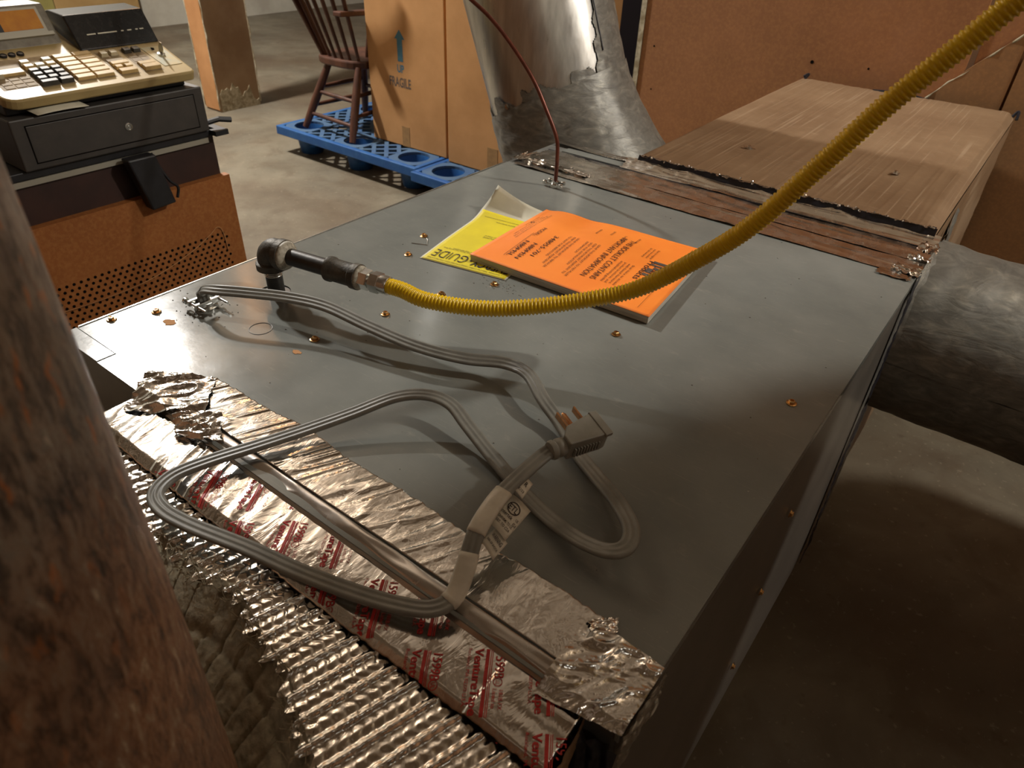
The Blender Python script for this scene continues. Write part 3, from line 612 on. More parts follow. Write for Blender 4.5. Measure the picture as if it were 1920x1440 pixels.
MB().lathe(tuple(h0+PD*.028), tuple(PD), [(0, .0112), (.010, .0112), (.011, .0104)], 24).obj('end_ferrule', 'zinc', hz, True, auto=40)
hs = h0+PD*.038
hp = [tuple(hs), tuple(hs+PD*.02), (.334, .267, .055), (.392, .291, .056), (.444, .322, .064), (.495, .355, .078), (.539, .380, .097), (.590, .389, .142), (.636, .391, .191), (.680, .397, .257), (.715, .402, .312), (.745, .407, .352), (.770, .411, .386), (.80, .415, .426), (.86, .42, .52), (.92, .42, .66), (.95, .42, .9), (.95, .42, 1.6), (.95, .42, 2.75)]
hpath = resample(crom(hp, 14), .00105); hpath = hpath[:int(len(hpath)*.36)] if False else hpath
MB().tube([tuple(p) for p in hpath[:760]], lambda i: .0087+.0010*math.cos(i*2*math.pi/4), 18).obj('corrugated_tube', 'yellow', hz, True)
MB().tube([tuple(p) for p in hpath[758::24]], .0095, 14).obj('hose_run', 'yellow', hz, True)

# ------------------------------------------------------------------ copper tube
ct = thing('copper_tube', (.151, .80, 0), 'thin reddish copper tube curving up from the furnace top', 'tube')
cp = [(.150, .80, .004), (.150, .80, .05), (.146, .80, .085), (.122, .80, .126), (.090, .80, .172), (.042, .80, .219), (-.005, .80, .255), (-.047, .80, .278), (-.13, .80, .32), (-.26, .81, .37), (-.5, .83, .45), (-.75, .86, .62), (-.85, .88, 1.0), (-.86, .88, 2.75)]
MB().tube([tuple(p) for p in resample(crom(cp, 10), .008)], .0036, 10).obj('tube', 'copper', ct, True)
m = MB().lathe((.150, .80, 0), (0, 0, 1), [(0, .011), (.003, .011), (.004, .007), (.010, .007), (.011, .0042)], 12); m.box((.128, .790, .003), (.172, .795, .006)); m.box((.130, .805, .004), (.166, .809, .008)); m.obj('clamp_fitting', 'zinc', ct)
for x, y in ((.132, .7925), (.166, .7925), (.134, .807), (.162, .807)): MB().lathe((x, y, .004), (0, 0, 1), [(0, .004), (.005, .004), (.006, .002)], 8).obj('clamp_screw', 'zinc', ct)

# ------------------------------------------------------------------ power cord
pc = thing('power_cord', (.40, .15, 0), 'flat grey three prong power cord looped across furnace top and foil', 'cord')
cd = [(.070, .146, .006), (.071, .145, .018), (.079, .143, .029), (.102, .146, .0355), (.136, .164, .037), (.183, .189, .037), (.231, .205, .036), (.293, .213, .030), (.356, .224, .024), (.409, .244, .02), (.45, .263, .022), (.484, .26, .024), (.52, .238, .02), (.55, .226, .012), (.585, .204, .008), (.618, .184, .012), (.654, .158, .022), (.678, .135, .028), (.685, .116, .028), (.674, .106, .024), (.643, .11, .014), (.597, .123, .007), (.54, .143, .008), (.488, .159, .018), (.458, .167, .026), (.433, .159, .03), (.41, .138, .028), (.389, .1, .02), (.368, .059, .014), (.349, .018, .011), (.33, -.021, .008), (.321, -.05, .006), (.329, -.071, .005), (.35, -.077, .004), (.383, -.072, .003), (.437, -.058, .003), (.489, -.047, .003), (.541, -.033, .004), (.578, -.02, .006), (.598, -.01, .010), (.603, .006, .012), (.598, .025, .022), (.589, .048, .034), (.584, .079, .042), (.584, .111, .046), (.586, .139, .049), (.588, .150, .050)]
cpath = resample(crom(cd, 10), .004); n_ = len(cpath); view = Vector((.825, -.238, .444))
ups = []
for i, p in enumerate(cpath):
    t = i/n_; u = Vector((0, 0, 1)); f = 0
    f = .55 if t < .26 else (.35 if t < .42 else .15)
    dv = (view-p).normalized(); ups.append(tuple((u*(1-f)+dv*f).normalized()))
def cordprof(i):
    out = []; r_ = .0026; s_ = .0047
    for c_, a0, a1, k in ((s_, -60, 60, 6), (0, 62, 118, 3), (-s_, 120, 240, 6), (0, 242, 298, 3)):
        c_2 = c_ if k == 6 else 0
        if k == 6 and c_ > 0: rng = np.linspace(-128, 128, 10)
        elif k == 6: rng = np.linspace(52, 308, 10)
        else: rng = np.linspace(a0-10, a1+10, 5)
        for a in rng: out.append((c_2+r_*math.cos(math.radians(a)), r_*math.sin(math.radians(a))))
    return out
MB().sweep([tuple(p) for p in cpath], cordprof, ups).obj('cord', 'cordgrey', pc, True, auto=50)
# clamp connector at the panel
m = MB().lathe((.070, .146, 0), (0, 0, 1), [(0, .0145), (.003, .0145), (.004, .011), (.009, .011)], 20); cl = m.obj('strain_relief', 'zinc', pc, True, auto=40)
for s_ in (-1, 1):
    MB().box((.070+s_*.0075-.0025, .128, .006), (.070+s_*.0075+.0025, .164, .013)).obj('clamp_bar', 'zinc', pc, bevel=.001)
for yy in (.131, .161):
    MB().lathe((.052, yy, .0095), (1, 0, 0), [(0, .0042), (.003, .0042), (.0031, .0018), (.044, .0018)], 12).obj('clamp_screw', 'zinc', pc, True, auto=40)
# plug
pa = Vector((.37, .929, 0)).normalized(); pp = Vector((-.929, .37, .22)).normalized(); pn = pa.cross(pp); pn = pn if pn.z > 0 else -pn; pn.normalize()
o0 = Vector((.5905, .157, .052)); T = lambda a, b_, c: tuple(o0+pa*a+pp*b_+pn*c)
pr = MB(); poly = [(.004, -.010), (.004, .001), (.012, .009), (.036, .013), (.040, .013), (.044, .009), (.044, -.012), (.038, -.013)]
pr.prism(poly, -.011, .0115, lambda p, h: T(p[0], p[1]*(1.0 if h > 0 else .95), h)); plg = pr.obj('plug_body', 'pluggrey', pc, bevel=.0012)
MB().prism([(.038, -.0145), (.0455, -.0145), (.0455, .0125), (.038, .014)], .0085, .0125, lambda p, h: T(p[0], p[1], h)).obj('plug_rim', 'pluggrey', pc, bevel=.0006)
for i in range(9): MB().box((-.0006, -.0012, -.0055), (.0006, .001, .0045)).obj('grip_rib', 'pluggrey', plg, at=T(.010+i*.003, -.0118-.0001*i, -.001)).rotation_euler = Matrix((pa, pp, pn)).transposed().to_euler()
m = MB().lathe(T(-.010, -.002, 0), tuple(pa), [(0, .0078), (.002, .0088), (.004, .0088), (.006, .0070), (.008, .0085), (.010, .0085), (.015, .0075)], 18); m.obj('strain_collar', 'pluggrey', pc, True, auto=40)
for a, c, kind in ((.015, .004, 0), (.033, .004, 0), (.024, -.005, 1)):
    if kind == 0: MB().prism([(-.0008, 0), (.0008, 0), (.0008, .018), (-.0008, .018)], -.0032, .0032, lambda p, h: T(a+p[0]*1.0, .010+p[1], c+h)).obj('prong', 'copperblade', pc)
    else: MB().lathe(T(a, .010, c+.004), tuple(pp), [(0, .0024), (.018, .0024), (.0205, .0012)], 12).obj('prong', 'copperblade', pc, True, auto=40)
# label sleeves and flags
for (i0, i1) in ((.905, .930), (.938, .966)):
    seg = cpath[int(n_*i0):int(n_*i1)]; us = ups[int(n_*i0):int(n_*i1)]
    MB().sweep([tuple(p) for p in seg], lambda i: [(.0078, -.0014), (.0078, .0014), (.0058, .0031), (-.0058, .0031), (-.0078, .0014), (-.0078, -.0014), (-.0058, -.0031), (.0058, -.0031)], us).obj('label_sleeve', 'clearwrap', pc, True)
def flag(name, A, B, Cc, D, curl, lines):
    A, B, Cc, D = map(Vector, (A, B, Cc, D))
    def P(u, v): return A*(1-u)*(1-v)+B*u*(1-v)+Cc*u*v+D*(1-u)*v+Vector((0, 0, curl*math.sin(math.pi*u)))
    mb_ = MB(); nu, nv = 10, 6; mb_.add([tuple(P(i/nu, j/nv)) for i in range(nu+1) for j in range(nv+1)], [(i*(nv+1)+j, (i+1)*(nv+1)+j, (i+1)*(nv+1)+j+1, i*(nv+1)+j+1) for i in range(nu) for j in range(nv)])
    fo = mb_.obj(name, 'clearwrap', pc, True, solid=.0003); ink = MB()
    nrm = (B-A).cross(D-A).normalized(); nrm = nrm if nrm.z > 0 else -nrm
    for s_, u0, v0, su, sv in lines:
        if s_ == 'ring':
            for r1, r0 in ((1, .84),):
                oo = [P(u0+su*r1*math.cos(a), v0+sv*r1*math.sin(a))+nrm*.0005 for a in np.linspace(0, 6.283, 25)]; ii = [P(u0+su*r0*math.cos(a), v0+sv*r0*math.sin(a))+nrm*.0005 for a in np.linspace(0, 6.283, 25)]
                ink.add([tuple(q) for q in oo+ii], [(i, i+1, 26+i, 25+i) for i in range(24)]); continue
            continue
        v_, f_ = text2d(s_, .01); mx = max(p[0] for p in v_); ink.add([tuple(P(u0+su*p[0]/mx, v0+sv*p[1])+nrm*.0005) for p in v_], f_)
    ink.obj('label_print', 'black_ink', fo)
# u runs along the reading direction (towards the lower right), v is up the letters
flag('label_flag', (.5905, .0625, .036), (.6095, .0590, .031), (.6065, .0965, .031), (.5860, .0985, .037), .001, [('ring', .46, .70, .30, .16), ('ETL', .22, .62, .46, .22), ('Intertek', .06, .43, .62, .14), ('US', .80, .50, .12, .10), ('CONFORMS TO UL', .04, .28, .86, .10), ('CERT. TO CSA', .04, .16, .86, .10), ('E5A', .80, .36, .18, .12)])
flag('label_flag', (.5950, .0475, .030), (.6110, .0420, .025), (.6110, .0600, .028), (.5960, .0640, .032), .001, [('WARNING', .14, .58, .74, .30), ('RISK OF SHOCK', .1, .3, .8, .16)])
flag('label_flag', (.5890, .0960, .0455), (.5985, .0950, .041), (.5965, .1125, .043), (.5885, .1130, .046), .0006, [('R', .36, .55, .34, .36), ('E253', .2, .18, .6, .2)])

# ------------------------------------------------------------------ papers
eg = thing('yellow_guide_sheet', (.23, .5, 0), 'yellow energy guide sheet with curled white corner under orange booklet', 'paper')
EA, EB, EC_, ED_ = [Vector(p) for p in ((.172, .423, 0), (.308, .449, 0), (.262, .690, 0), (.120, .662, 0))]
def ey(u, v): # u along near edge, v to the far edge
    p = EA*(1-u)*(1-v)+EB*u*(1-v)+EC_*u*v+ED_*(1-u)*v; z = .0010
    s = max(0, v-.62)*max(0, 1.15-u*1.35); z += .13*s*s*1.25; k = max(0, v-.8)*max(0, .75-u); return Vector((p.x+k*.12, p.y-k*.10, z+.0015*math.sin(v*7)*v+k*.05))
def sheet(u0, u1, v0, v1, lift, nu=24, nv=30, name='sheet', mat='yellowpaper', solid=.0003):
    mb_ = MB(); mb_.add([tuple(ey(u0+(u1-u0)*i/nu, v0+(v1-v0)*j/nv)+Vector((0, 0, lift))) for i in range(nu+1) for j in range(nv+1)], [(i*(nv+1)+j, (i+1)*(nv+1)+j, (i+1)*(nv+1)+j+1, i*(nv+1)+j+1) for i in range(nu) for j in range(nv)])
    return mb_.obj(name, mat, eg, True, solid=solid)
sheet(0, 1, 0, 1, 0, name='white_sheet', mat='paper'); ysh = sheet(.02, .985, .005, .80, .0005, name='yellow_print')
ink = MB()
def etext(s_, u0, v0, su, sv, bold=0, flip=True):
    v_, f_ = text2d(s_, bold); mx = max(p[0] for p in v_)
    ink.add([tuple(ey(u0-su*p[0]/mx, v0-sv*p[1])+Vector((0, 0, .0012))) for p in v_], f_)
etext('ENERGY', .975, .150, .44, .135, .012); etext('GUIDE', .47, .150, .40, .135, -.010)
ink.add([tuple(ey(.505+a, .15-b_)+Vector((0, 0, .0013))) for a, b_ in ((-.012, .05), (.012, .05), (.012, -.02), (.055, -.0), (.055, -.018), (0, -.055), (-.055, -.018), (-.055, 0), (-.012, -.02))], [(0, 1, 2, 8), (2, 3, 4, 5), (5, 6, 7, 8), (2, 5, 8)])
etext('U.S. Government  Federal law prohibits removal of this label before consumer purchase', .96, .038, .9, .020)
for vv, w0, w1 in ((.185, .92, .70), (.195, .42, .10), (.21, .44, .20), (.225, .95, .60)): etext('Furnace  Natural gas  Compare the energy efficiency', w0, vv, w0-w1, .02)
etext('Efficiency Rating (AFUE)', .60, .45, .26, .026); etext('Similar models compared', .60, .475, .26, .022)
etext('The EnergyGuide is based on standard tests', .72, .70, .44, .02)
def eline(pts, wd=.004):
    for (u0, v0), (u1, v1) in zip(pts, pts[1:]):
        d = math.hypot(u1-u0, v1-v0) or 1; nx, nyy = -(v1-v0)/d*wd, (u1-u0)/d*wd*.6; q = []
        for k in range(7): t = k/6; q += [(u0+(u1-u0)*t+nx, v0+(v1-v0)*t+nyy), (u0+(u1-u0)*t-nx, v0+(v1-v0)*t-nyy)]
        ink.add([tuple(ey(*p)+Vector((0, 0, .0012))) for p in q], [(2*k, 2*k+1, 2*k+3, 2*k+2) for k in range(6)])
eline([(.10, .735), (.9, .735)], .002); eline([(.62, .2), (.62, .27), (.56, .34), (.62, .5), (.74, .58)], .002); eline([(.66, .37), (.72, .39), (.72, .43)], .002)
ink.obj('sheet_print', 'black_ink', ysh)
bx = MB(); bx.add([tuple(ey(u, v)+Vector((0, 0, .0011))) for u, v in ((.66, .46), (.86, .46), (.86, .56), (.66, .56))], [(0, 1, 2, 3)]); bx.obj('sheet_print', 'olive', ysh)

ob = thing('orange_booklet', (.36, .58, 0), 'thick orange paper instruction booklet lying wavy under the yellow hose', 'booklet')
OA, OB, OC, OD = [Vector(p) for p in ((.233, .462, 0), (.516, .472, 0), (.490, .706, 0), (.213, .682, 0))]
def oxy(u, v): return OA*(1-u)*(1-v)+OB*u*(1-v)+OC*u*v+OD*(1-u)*v
def oz(u, v): return .012+.0055*math.exp(-((u-.50)/.22)**2-((v-.62)/.3)**2)+.0045*math.exp(-((u-.17)/.12)**2-((v-.55)/.34)**2)-.004*math.exp(-((u-.02)/.06)**2)*v-.003*math.exp(-((u-.30)/.08)**2-((v-.9)/.2)**2)-.0015*u*v
def opt(u, v, l=0): p = oxy(u, v); return Vector((p.x, p.y, oz(u, v)+l))
n1, n2 = 48, 36
mb = MB(); mb.add([tuple(opt(i/n1, j/n2)) for i in range(n1+1) for j in range(n2+1)], [(i*(n2+1)+j, (i+1)*(n2+1)+j, (i+1)*(n2+1)+j+1, i*(n2+1)+j+1) for i in range(n1) for j in range(n2)]); cov = mb.obj('cover', 'orange', ob, True, solid=.0004)
mb = MB(); ring = [(i/n1, 0) for i in range(n1)]+[(1, j/n2) for j in range(n2)]+[(1-i/n1, 1) for i in range(n1)]+[(0, 1-j/n2) for j in range(n2)]; m_ = len(ring)
top = [opt(.004+.992*u, .004+.992*v, -.0006) for u, v in ring]; mid = [Vector((p.x, p.y, p.z*.5)) for p in top]; bot = [Vector((p.x, p.y, .0012)) for p in top]
mb.add([tuple(p) for p in top+mid+bot], [(k*m_+i, k*m_+(i+1) % m_, (k+1)*m_+(i+1) % m_, (k+1)*m_+i) for k in range(2) for i in range(m_)]+[tuple(range(2*m_, 3*m_))]); mb.obj('page_block', 'pages', ob)
ink = MB()
def otext(s_, x, y, su, sv, bold=0):   # page frame: y down the page from the head (u=1), x across from the far edge (v=1)
    v_, f_ = text2d(s_, bold); mx = max(p[0] for p in v_); ink.add([tuple(opt(1-y+sv*p[1], 1-x-su*p[0]/mx, .0007)) for p in v_], f_)
LG = MB()
for x0, x1, y0, y1 in ((.36, .39, .075, .19), (.405, .425, .075, .19), (.44, .47, .10, .165), (.47, .53, .075, .105), (.47, .53, .16, .19), (.545, .575, .075, .19), (.575, .65, .075, .10), (.575, .65, .125, .15), (.635, .66, .085, .14)):
    LG.add([tuple(opt(1-(y0+(y1-y0)*j/4), 1-(x0+(x1-x0)*i/4), .0007)) for i in range(5) for j in range(5)], [(i*5+j, i*5+j+1, (i+1)*5+j+1, (i+1)*5+j) for i in range(4) for j in range(4)])
LG.obj('logo_print', 'grey_ink', cov)
otext('Comfort', .40, .165, .27, .050); otext('Products', .37, .212, .28, .050); otext('International', .40, .128, .22, .024)
for i, s_ in enumerate(('Scan here to access', 'web-based literature,', 'product brochures, and', 'troubleshooting guides')): otext(s_, .50, .262+.022*i, .30, .018)
for i, s_ in enumerate(('Scan to register', 'your new product', 'for the warranty')): otext(s_, .20, .222+.022*i, .16, .017)
otext('THIS BOOKLET CONTAINS', .18, .385, .63, .046, -.002); otext('IMPORTANT INFORMATION', .18, .438, .63, .046, -.002)
for i, s_ in enumerate(('LEAVE THIS BOOKLET TO INSTALLER', 'KEEP THIS BOOKLET ADJACENT TO', 'UNIT FOR INSTALLATION', 'INFORMATION')): otext(s_, .40, .495+.024*i, (.48, .46, .34, .18)[i], .018)
for i, s_ in enumerate(('LEAVE THIS BOOKLET TO SERVICER', 'KEEP THIS BOOKLET ADJACENT', 'TO UNIT FOR SERVICING')): otext(s_, .38, .628+.024*i, (.48, .44, .34)[i], .018)
for i, (x, s_) in enumerate(((.12, 'INSTALLER'), (.14, 'USER'), (.12, 'SERVICER'), (.14, 'DEALER'))): otext(s_, x, .36+.075*i, .08+.02*(i % 2), .016)
otext('348055-701', .44, .742, .34, .036, -.002); otext('N80MSN', .62, .792, .25, .036, -.002); otext('MODEL:', .38, .842, .16, .032, -.002); otext('N80MSL', .62, .842, .25, .036, -.002)
for i, s_ in enumerate(('Manufactured for residential heating use only', 'All phases of this installation must comply', 'with national, state and local codes', 'Printed in U.S.A.')): otext(s_, .12+.02*i, .915+.018*i, (.5, .46, .4, .2)[i], .011)
def oline(x0, y0, x1, y1, wd=.002):
    q = []
    for k in range(25): t = k/24; x = x0+(x1-x0)*t; y = y0+(y1-y0)*t; q += [opt(1-y-wd, 1-x, .0007), opt(1-y+wd, 1-x, .0007)]
    ink.add([tuple(p) for p in q], [(2*k, 2*k+1, 2*k+3, 2*k+2) for k in range(24)])
oline(.50, .852, .88, .852, .0012); oline(.05, .075, .95, .075, .0008)
cc = [opt(1-(.955+.012*math.sin(a)), 1-(.30+.016*math.cos(a)), .0008) for a in np.linspace(0, 6.283, 17)]; ci = [opt(1-(.955+.008*math.sin(a)), 1-(.30+.011*math.cos(a)), .0008) for a in np.linspace(0, 6.283, 17)]
ink.add([tuple(p) for p in cc+ci], [(i, i+1, 18+i, 17+i) for i in range(16)]); otext('C', .295, .962, .012, .014, .02)
ink.obj('cover_print', 'black_ink', cov)

# ------------------------------------------------------------------ cash register, drawer, stand
cs = thing('register_stand', (-1.1, .40, FL), 'dark maroon cabinet with a perforated brown hardboard back', 'cabinet')
MB().box((-1.42, -.10, FL), (-.872, .755, -.105)).obj('cabinet_body', 'maroon', cs, bevel=.003)
MB().box((-1.43, -.11, -.105), (-.862, .760, -.088)).obj('cabinet_top', 'black', cs, bevel=.002)
MB().box((-.872, -.10, -.118), (-.862, .735, -.106)).obj('metal_trim', 'alu', cs)
pb = MB().box((-.872, -.10, FL+.02), (-.850, .765, -.204)).obj('hardboard_back', 'pegboard', cs)
mb = MB(); hp_ = .0165
for i in range(60):
    for j in range(14):
        y = -.08+i*hp_+(j % 2)*hp_*.5; z = -.352-j*hp_*.78
        if y > .725: continue
        mb.prism([(y+.0038*math.cos(a), z+.0038*math.sin(a)) for a in np.linspace(0, 6.283, 9)[:-1]], -.8515, -.8494, lambda p, h: (h, p[0], p[1]))
o = mb.obj('vent_holes', 'hole', pb); o['kind'] = 'stuff'
MB().tube(crom([(-.847, .20, -.40), (-.846, .34, -.41), (-.846, .48, -.405), (-.846, .60, -.375), (-.847, .67, -.345), (-.846, .695, -.33), (-.847, .71, -.345), (-.847, .715, -.40)], 8), .0012, 5).obj('loose_wire', 'drywall', pb)
cb = thing('hanging_power_brick', (-.85, .55, -.25), 'black plug adapter hanging by its cord below the cash drawer', 'adapter')
MB().prism([(.500, -.100), (.568, -.100), (.590, -.222), (.528, -.226)], -.848, -.815, lambda p, h: (h, p[0], p[1])).obj('housing', 'black', cb, bevel=.004)
MB().tube(crom([(-.83, .565, -.10), (-.828, .578, -.14), (-.824, .59, -.17), (-.824, .606, -.19), (-.826, .60, -.215)], 8), .0035, 7).obj('lead', 'black', cb, True)
bc = MB(); bc.box((-.90, .742, -.100), (-.835, .778, -.088)); bc.tube([(-.862, .742, -.070), (-.856, .770, -.066), (-.85, .80, -.072)], .007, 8); o = bc.obj('bracket_clip', 'black'); tag(o, 'black plastic clip on the right corner of the register cabinet', 'clip')
dw = thing('till_box', (-1.05, .52, -.0855), 'charcoal steel till box with lock under the cream cash register', 'till')
MB().box((-1.28, .305, -.0865), (-.851, .738, .018)).obj('drawer_case', 'drawer', dw, bevel=.003)
MB().box((-.853, .333, -.072), (-.8495, .712, .002)).obj('drawer_front', 'drawer', dw, bevel=.001)
m = MB(); yy0, yy1, z0_, z1_ = .331, .714, -.074, .004
for a, b_ in (((-.8512, yy0, z0_), (-.8502, yy1, z0_+.002)), ((-.8512, yy0, z1_-.002), (-.8502, yy1, z1_)), ((-.8512, yy0, z0_), (-.8502, yy0+.002, z1_)), ((-.8512, yy1-.002, z0_), (-.8502, yy1, z1_))): m.box(a, b_)
m.obj('drawer_gap', 'hole', dw)
MB().lathe((-.850, .540, -.038), (1, 0, 0), [(0, .0085), (.002, .0085), (.0025, .0060), (.0015, .0058), (.0015, .0025), (.003, .0022)], 18).obj('lock', 'zinc', dw, True, auto=30)
cr = thing('cash_register', (-1.0, .52, .018), 'old yellowed cream electronic cash register with dusty keys', 'cash register')
MB().box((-1.24, .318, .0185), (-.884, .718, .046)).obj('base', 'black', cr, bevel=.003)
kv = Vector((-.125, 0, .041)).normalized(); kn = Vector((.041, 0, .125)).normalized(); D0 = Vector((-.846, 0, .054))
def dk(a, y, h=0): return D0+kv*a+kn*h+Vector((0, y, 0))
hs_ = MB()
def rr(y0, y1, r_, a1, n=5):
    pts = []
    for cy, s_ in ((y1-r_, 1), (y0+r_, -1)):
        rng = np.linspace(0, math.pi/2, n+1) if s_ > 0 else np.linspace(math.pi/2, 0, n+1)
        if s_ > 0: pts += [(r_-r_*math.sin(math.pi/2-t) if False else r_*(1-math.cos(math.pi/2-t)) , cy+r_*math.cos(t)) for t in rng]
        else: pts += [(r_*(1-math.cos(math.pi/2-t)), cy-r_*math.cos(t)) for t in rng]
    return pts
outl = [(.34, .312), (.34, .731)]+[(.012-.012*math.sin(t), .719+.012*math.cos(t)) for t in np.linspace(0, math.pi/2, 5)]+[(.030-.030*math.cos(t), .342-.030*math.sin(t)) for t in np.linspace(0, math.pi/2, 6)]
hs_.prism(outl, -.022, 0, lambda p, h: tuple(dk(p[0], p[1], h))); hs_.obj('housing', 'cream', cr, bevel=.004)
def keybox(a0, a1, y0, y1, h, mat, tp=.0015):
    m_ = MB(); q = [dk(a0, y0, .0004), dk(a0, y1, .0004), dk(a1, y1, .0004), dk(a1, y0, .0004), dk(a0+tp, y0+tp, h), dk(a0+tp, y1-tp, h), dk(a1-tp, y1-tp, h), dk(a1-tp, y0+tp, h)]
    m_.add([tuple(p) for p in q], [(0, 3, 2, 1), (4, 5, 6, 7), (0, 1, 5, 4), (1, 2, 6, 5), (2, 3, 7, 6), (3, 0, 4, 7)]); return m_.obj('key', mat, cr, bevel=.0008)
def panel(a0, a1, y0, y1):
    m_ = MB(); m_.add([tuple(dk(a0, y0, .0003)), tuple(dk(a0, y1, .0003)), tuple(dk(a1, y1, .0003)), tuple(dk(a1, y0, .0003)), tuple(dk(a0, y0, -.003)), tuple(dk(a0, y1, -.003)), tuple(dk(a1, y1, -.003)), tuple(dk(a1, y0, -.003))], [(0, 1, 2, 3), (4, 7, 6, 5), (0, 4, 5, 1), (1, 5, 6, 2), (2, 6, 7, 3), (3, 7, 4, 0)]); m_.obj('key_panel', 'dusty', cr)
for a0, a1, y0, y1 in ((.040, .152, .330, .402), (.030, .150, .400, .470), (.030, .146, .472, .558), (.028, .136, .566, .612), (.028, .136, .622, .668)): panel(a0, a1, y0, y1)
yo = lambda a: .10*(0)  # columns run straight back
# left group
for r_ in range(3):
    for c_ in range(3): keybox(.042+r_*.014, .055+r_*.014, .336+c_*.021, .356+c_*.021, .0012, 'dusty')
keybox(.088, .110, .340, .398, .006, 'keycream'); keybox(.112, .128, .340, .398, .002, 'dusty'); keybox(.082, .096, .336, .354, .010, 'keywhite')
# numeric group
keybox(.033, .046, .402, .437, .010, 'keyblack'); keybox(.033, .046, .440, .468, .010, 'keyblack')
for r_ in range(3):
    for c_ in range(3): keybox(.050+r_*.0165, .063+r_*.0165, .404+c_*.0222, .424+c_*.0222, .009, 'keyblack')
for c_, mt in enumerate(('keycream', 'keywhite', 'keycream')): keybox(.102, .116, .404+c_*.0222, .424+c_*.0222, .008, mt)
for c_ in (0, 2): keybox(.120, .134, .404+c_*.0222, .424+c_*.0222, .008, 'keywhite')
# department keys
for r_ in range(6):
    for c_ in range(2): keybox(.034+r_*.0178, .0505+r_*.0178, .475+c_*.0415, .515+c_*.0415, .007, 'keycream')
# function keys
keybox(.032, .048, .570, .610, .008, 'keycream'); keybox(.051, .064, .570, .588, .008, 'keycream'); keybox(.051, .064, .592, .610, .008, 'keycream')
keybox(.067, .082, .570, .610, .007, 'keycream'); keybox(.085, .098, .570, .610, .003, 'dusty'); keybox(.110, .126, .570, .587, .009, 'keywhite'); keybox(.110, .126, .592, .609, .009, 'keywhite')
keybox(.032, .050, .626, .666, .009, 'keycream'); keybox(.053, .068, .626, .666, .006, 'keycream')
for r_ in range(2):
    for c_ in range(2): keybox(.074+r_*.017, .089+r_*.017, .626+c_*.021, .645+c_*.021, .001, 'dusty')
keybox(.112, .128, .625, .643, .009, 'keyblack'); keybox(.112, .128, .647, .665, .009, 'keyblack')
m_ = MB(); m_.prism([(.040, .678), (.040, .722), (.128, .722), (.128, .672)], .0002, .0010, lambda p, h: tuple(dk(p[0], p[1], h))); kp = m_.obj('lock_plate', 'bluegreyplate', cr)
MB().lathe(tuple(dk(.088, .700, .001)), tuple(kn), [(0, .0085), (.003, .0085), (.004, .006)], 16).obj('key_lock', 'zinc', cr, True, auto=40)
MB().prism([(.081, .004), (.095, .004), (.097, .016), (.092, .030), (.084, .030), (.079, .016)], -.0009, .0009, lambda p, h: tuple(dk(p[0], .700+h+(.0), p[1]))).obj('ignition_key', 'zinc', cr)
MB().prism([(-.004, -.004), (.006, -.002), (.004, .004), (-.003, .003)], .001, .0022, lambda p, h: tuple(dk(.116+p[0], .696+p[1], h))).obj('key_slot', 'hole', cr)
for y in (.392, .409, .426): MB().lathe(tuple(dk(.166, y, .0)), tuple(kn), [(0, .0072), (.004, .0072), (.005, .0058), (.0035, .0054)], 16).obj('knob', 'black', cr, True, auto=40)
# printer cover (black) and display block
MB().prism([(-.992, .093), (-.984, .102), (-1.028, .168), (-1.10, .172), (-1.17, .16), (-1.17, .10)], .545, .731, lambda p, h: (p[0], h, p[1])).obj('printer_cover', 'smoke', cr, bevel=.003)
ink = MB()
for y, l in ((.575, .02), (.60, .045), (.655, .006), (.67, .01), (.69, .006), (.70, .01)):
    ink.add([(-1.0025+.0012, y, .1283), (-1.0025+.0012, y+l, .1283), (-1.0040+.0012, y+l, .1305), (-1.0040+.0012, y, .1305)], [(0, 1, 2, 3)])
ink.obj('cover_marking', 'paper', cr)
MB().prism([(-1.035, .095), (-1.028, .112), (-1.075, .190), (-1.16, .190), (-1.17, .095)], .312, .530, lambda p, h: (p[0], h, p[1])).obj('display_block', 'regsilver', cr, bevel=.004)
def dface(t, h=0): # t 0..1 up the sloping display face
    q = Vector((-1.028, 0, .112)).lerp(Vector((-1.075, 0, .190)), t); nn = Vector((.078, 0, .047)).normalized(); return q+nn*h
for nm, t0, t1, y0, y1, hh, mt in (('display_frame', .30, .92, .312, .512, .003, 'alu'), ('display_window', .40, .86, .425, .506, .004, 'amber'), ('display_dark', .40, .86, .316, .425, .0038, 'black'), ('display_ledge', .22, .30, .312, .520, .009, 'alu')):
    a, b_ = dface(t0), dface(t1); c, d = dface(t0, hh), dface(t1, hh)
    MB().add([(a.x, y0, a.z), (a.x, y1, a.z), (b_.x, y1, b_.z), (b_.x, y0, b_.z), (c.x, y0, c.z), (c.x, y1, c.z), (d.x, y1, d.z), (d.x, y0, d.z)], [(0, 3, 2, 1), (4, 5, 6, 7), (0, 1, 5, 4), (1, 2, 6, 5), (2, 3, 7, 6), (3, 0, 4, 7)]).obj(nm, mt, cr)
o = MB().grid(lambda U, Vv: (-.862+.022*Vv, .350+.105*U-.0*Vv+.010*Vv, .0300-.008*Vv+.002*np.sin(U*3)), 6, 4).obj('paper_slip', 'paper', None, True, solid=.0004); tag(o, 'white paper slip tucked beneath the cash register front', 'paper')
o.location = (0, 0, 0)

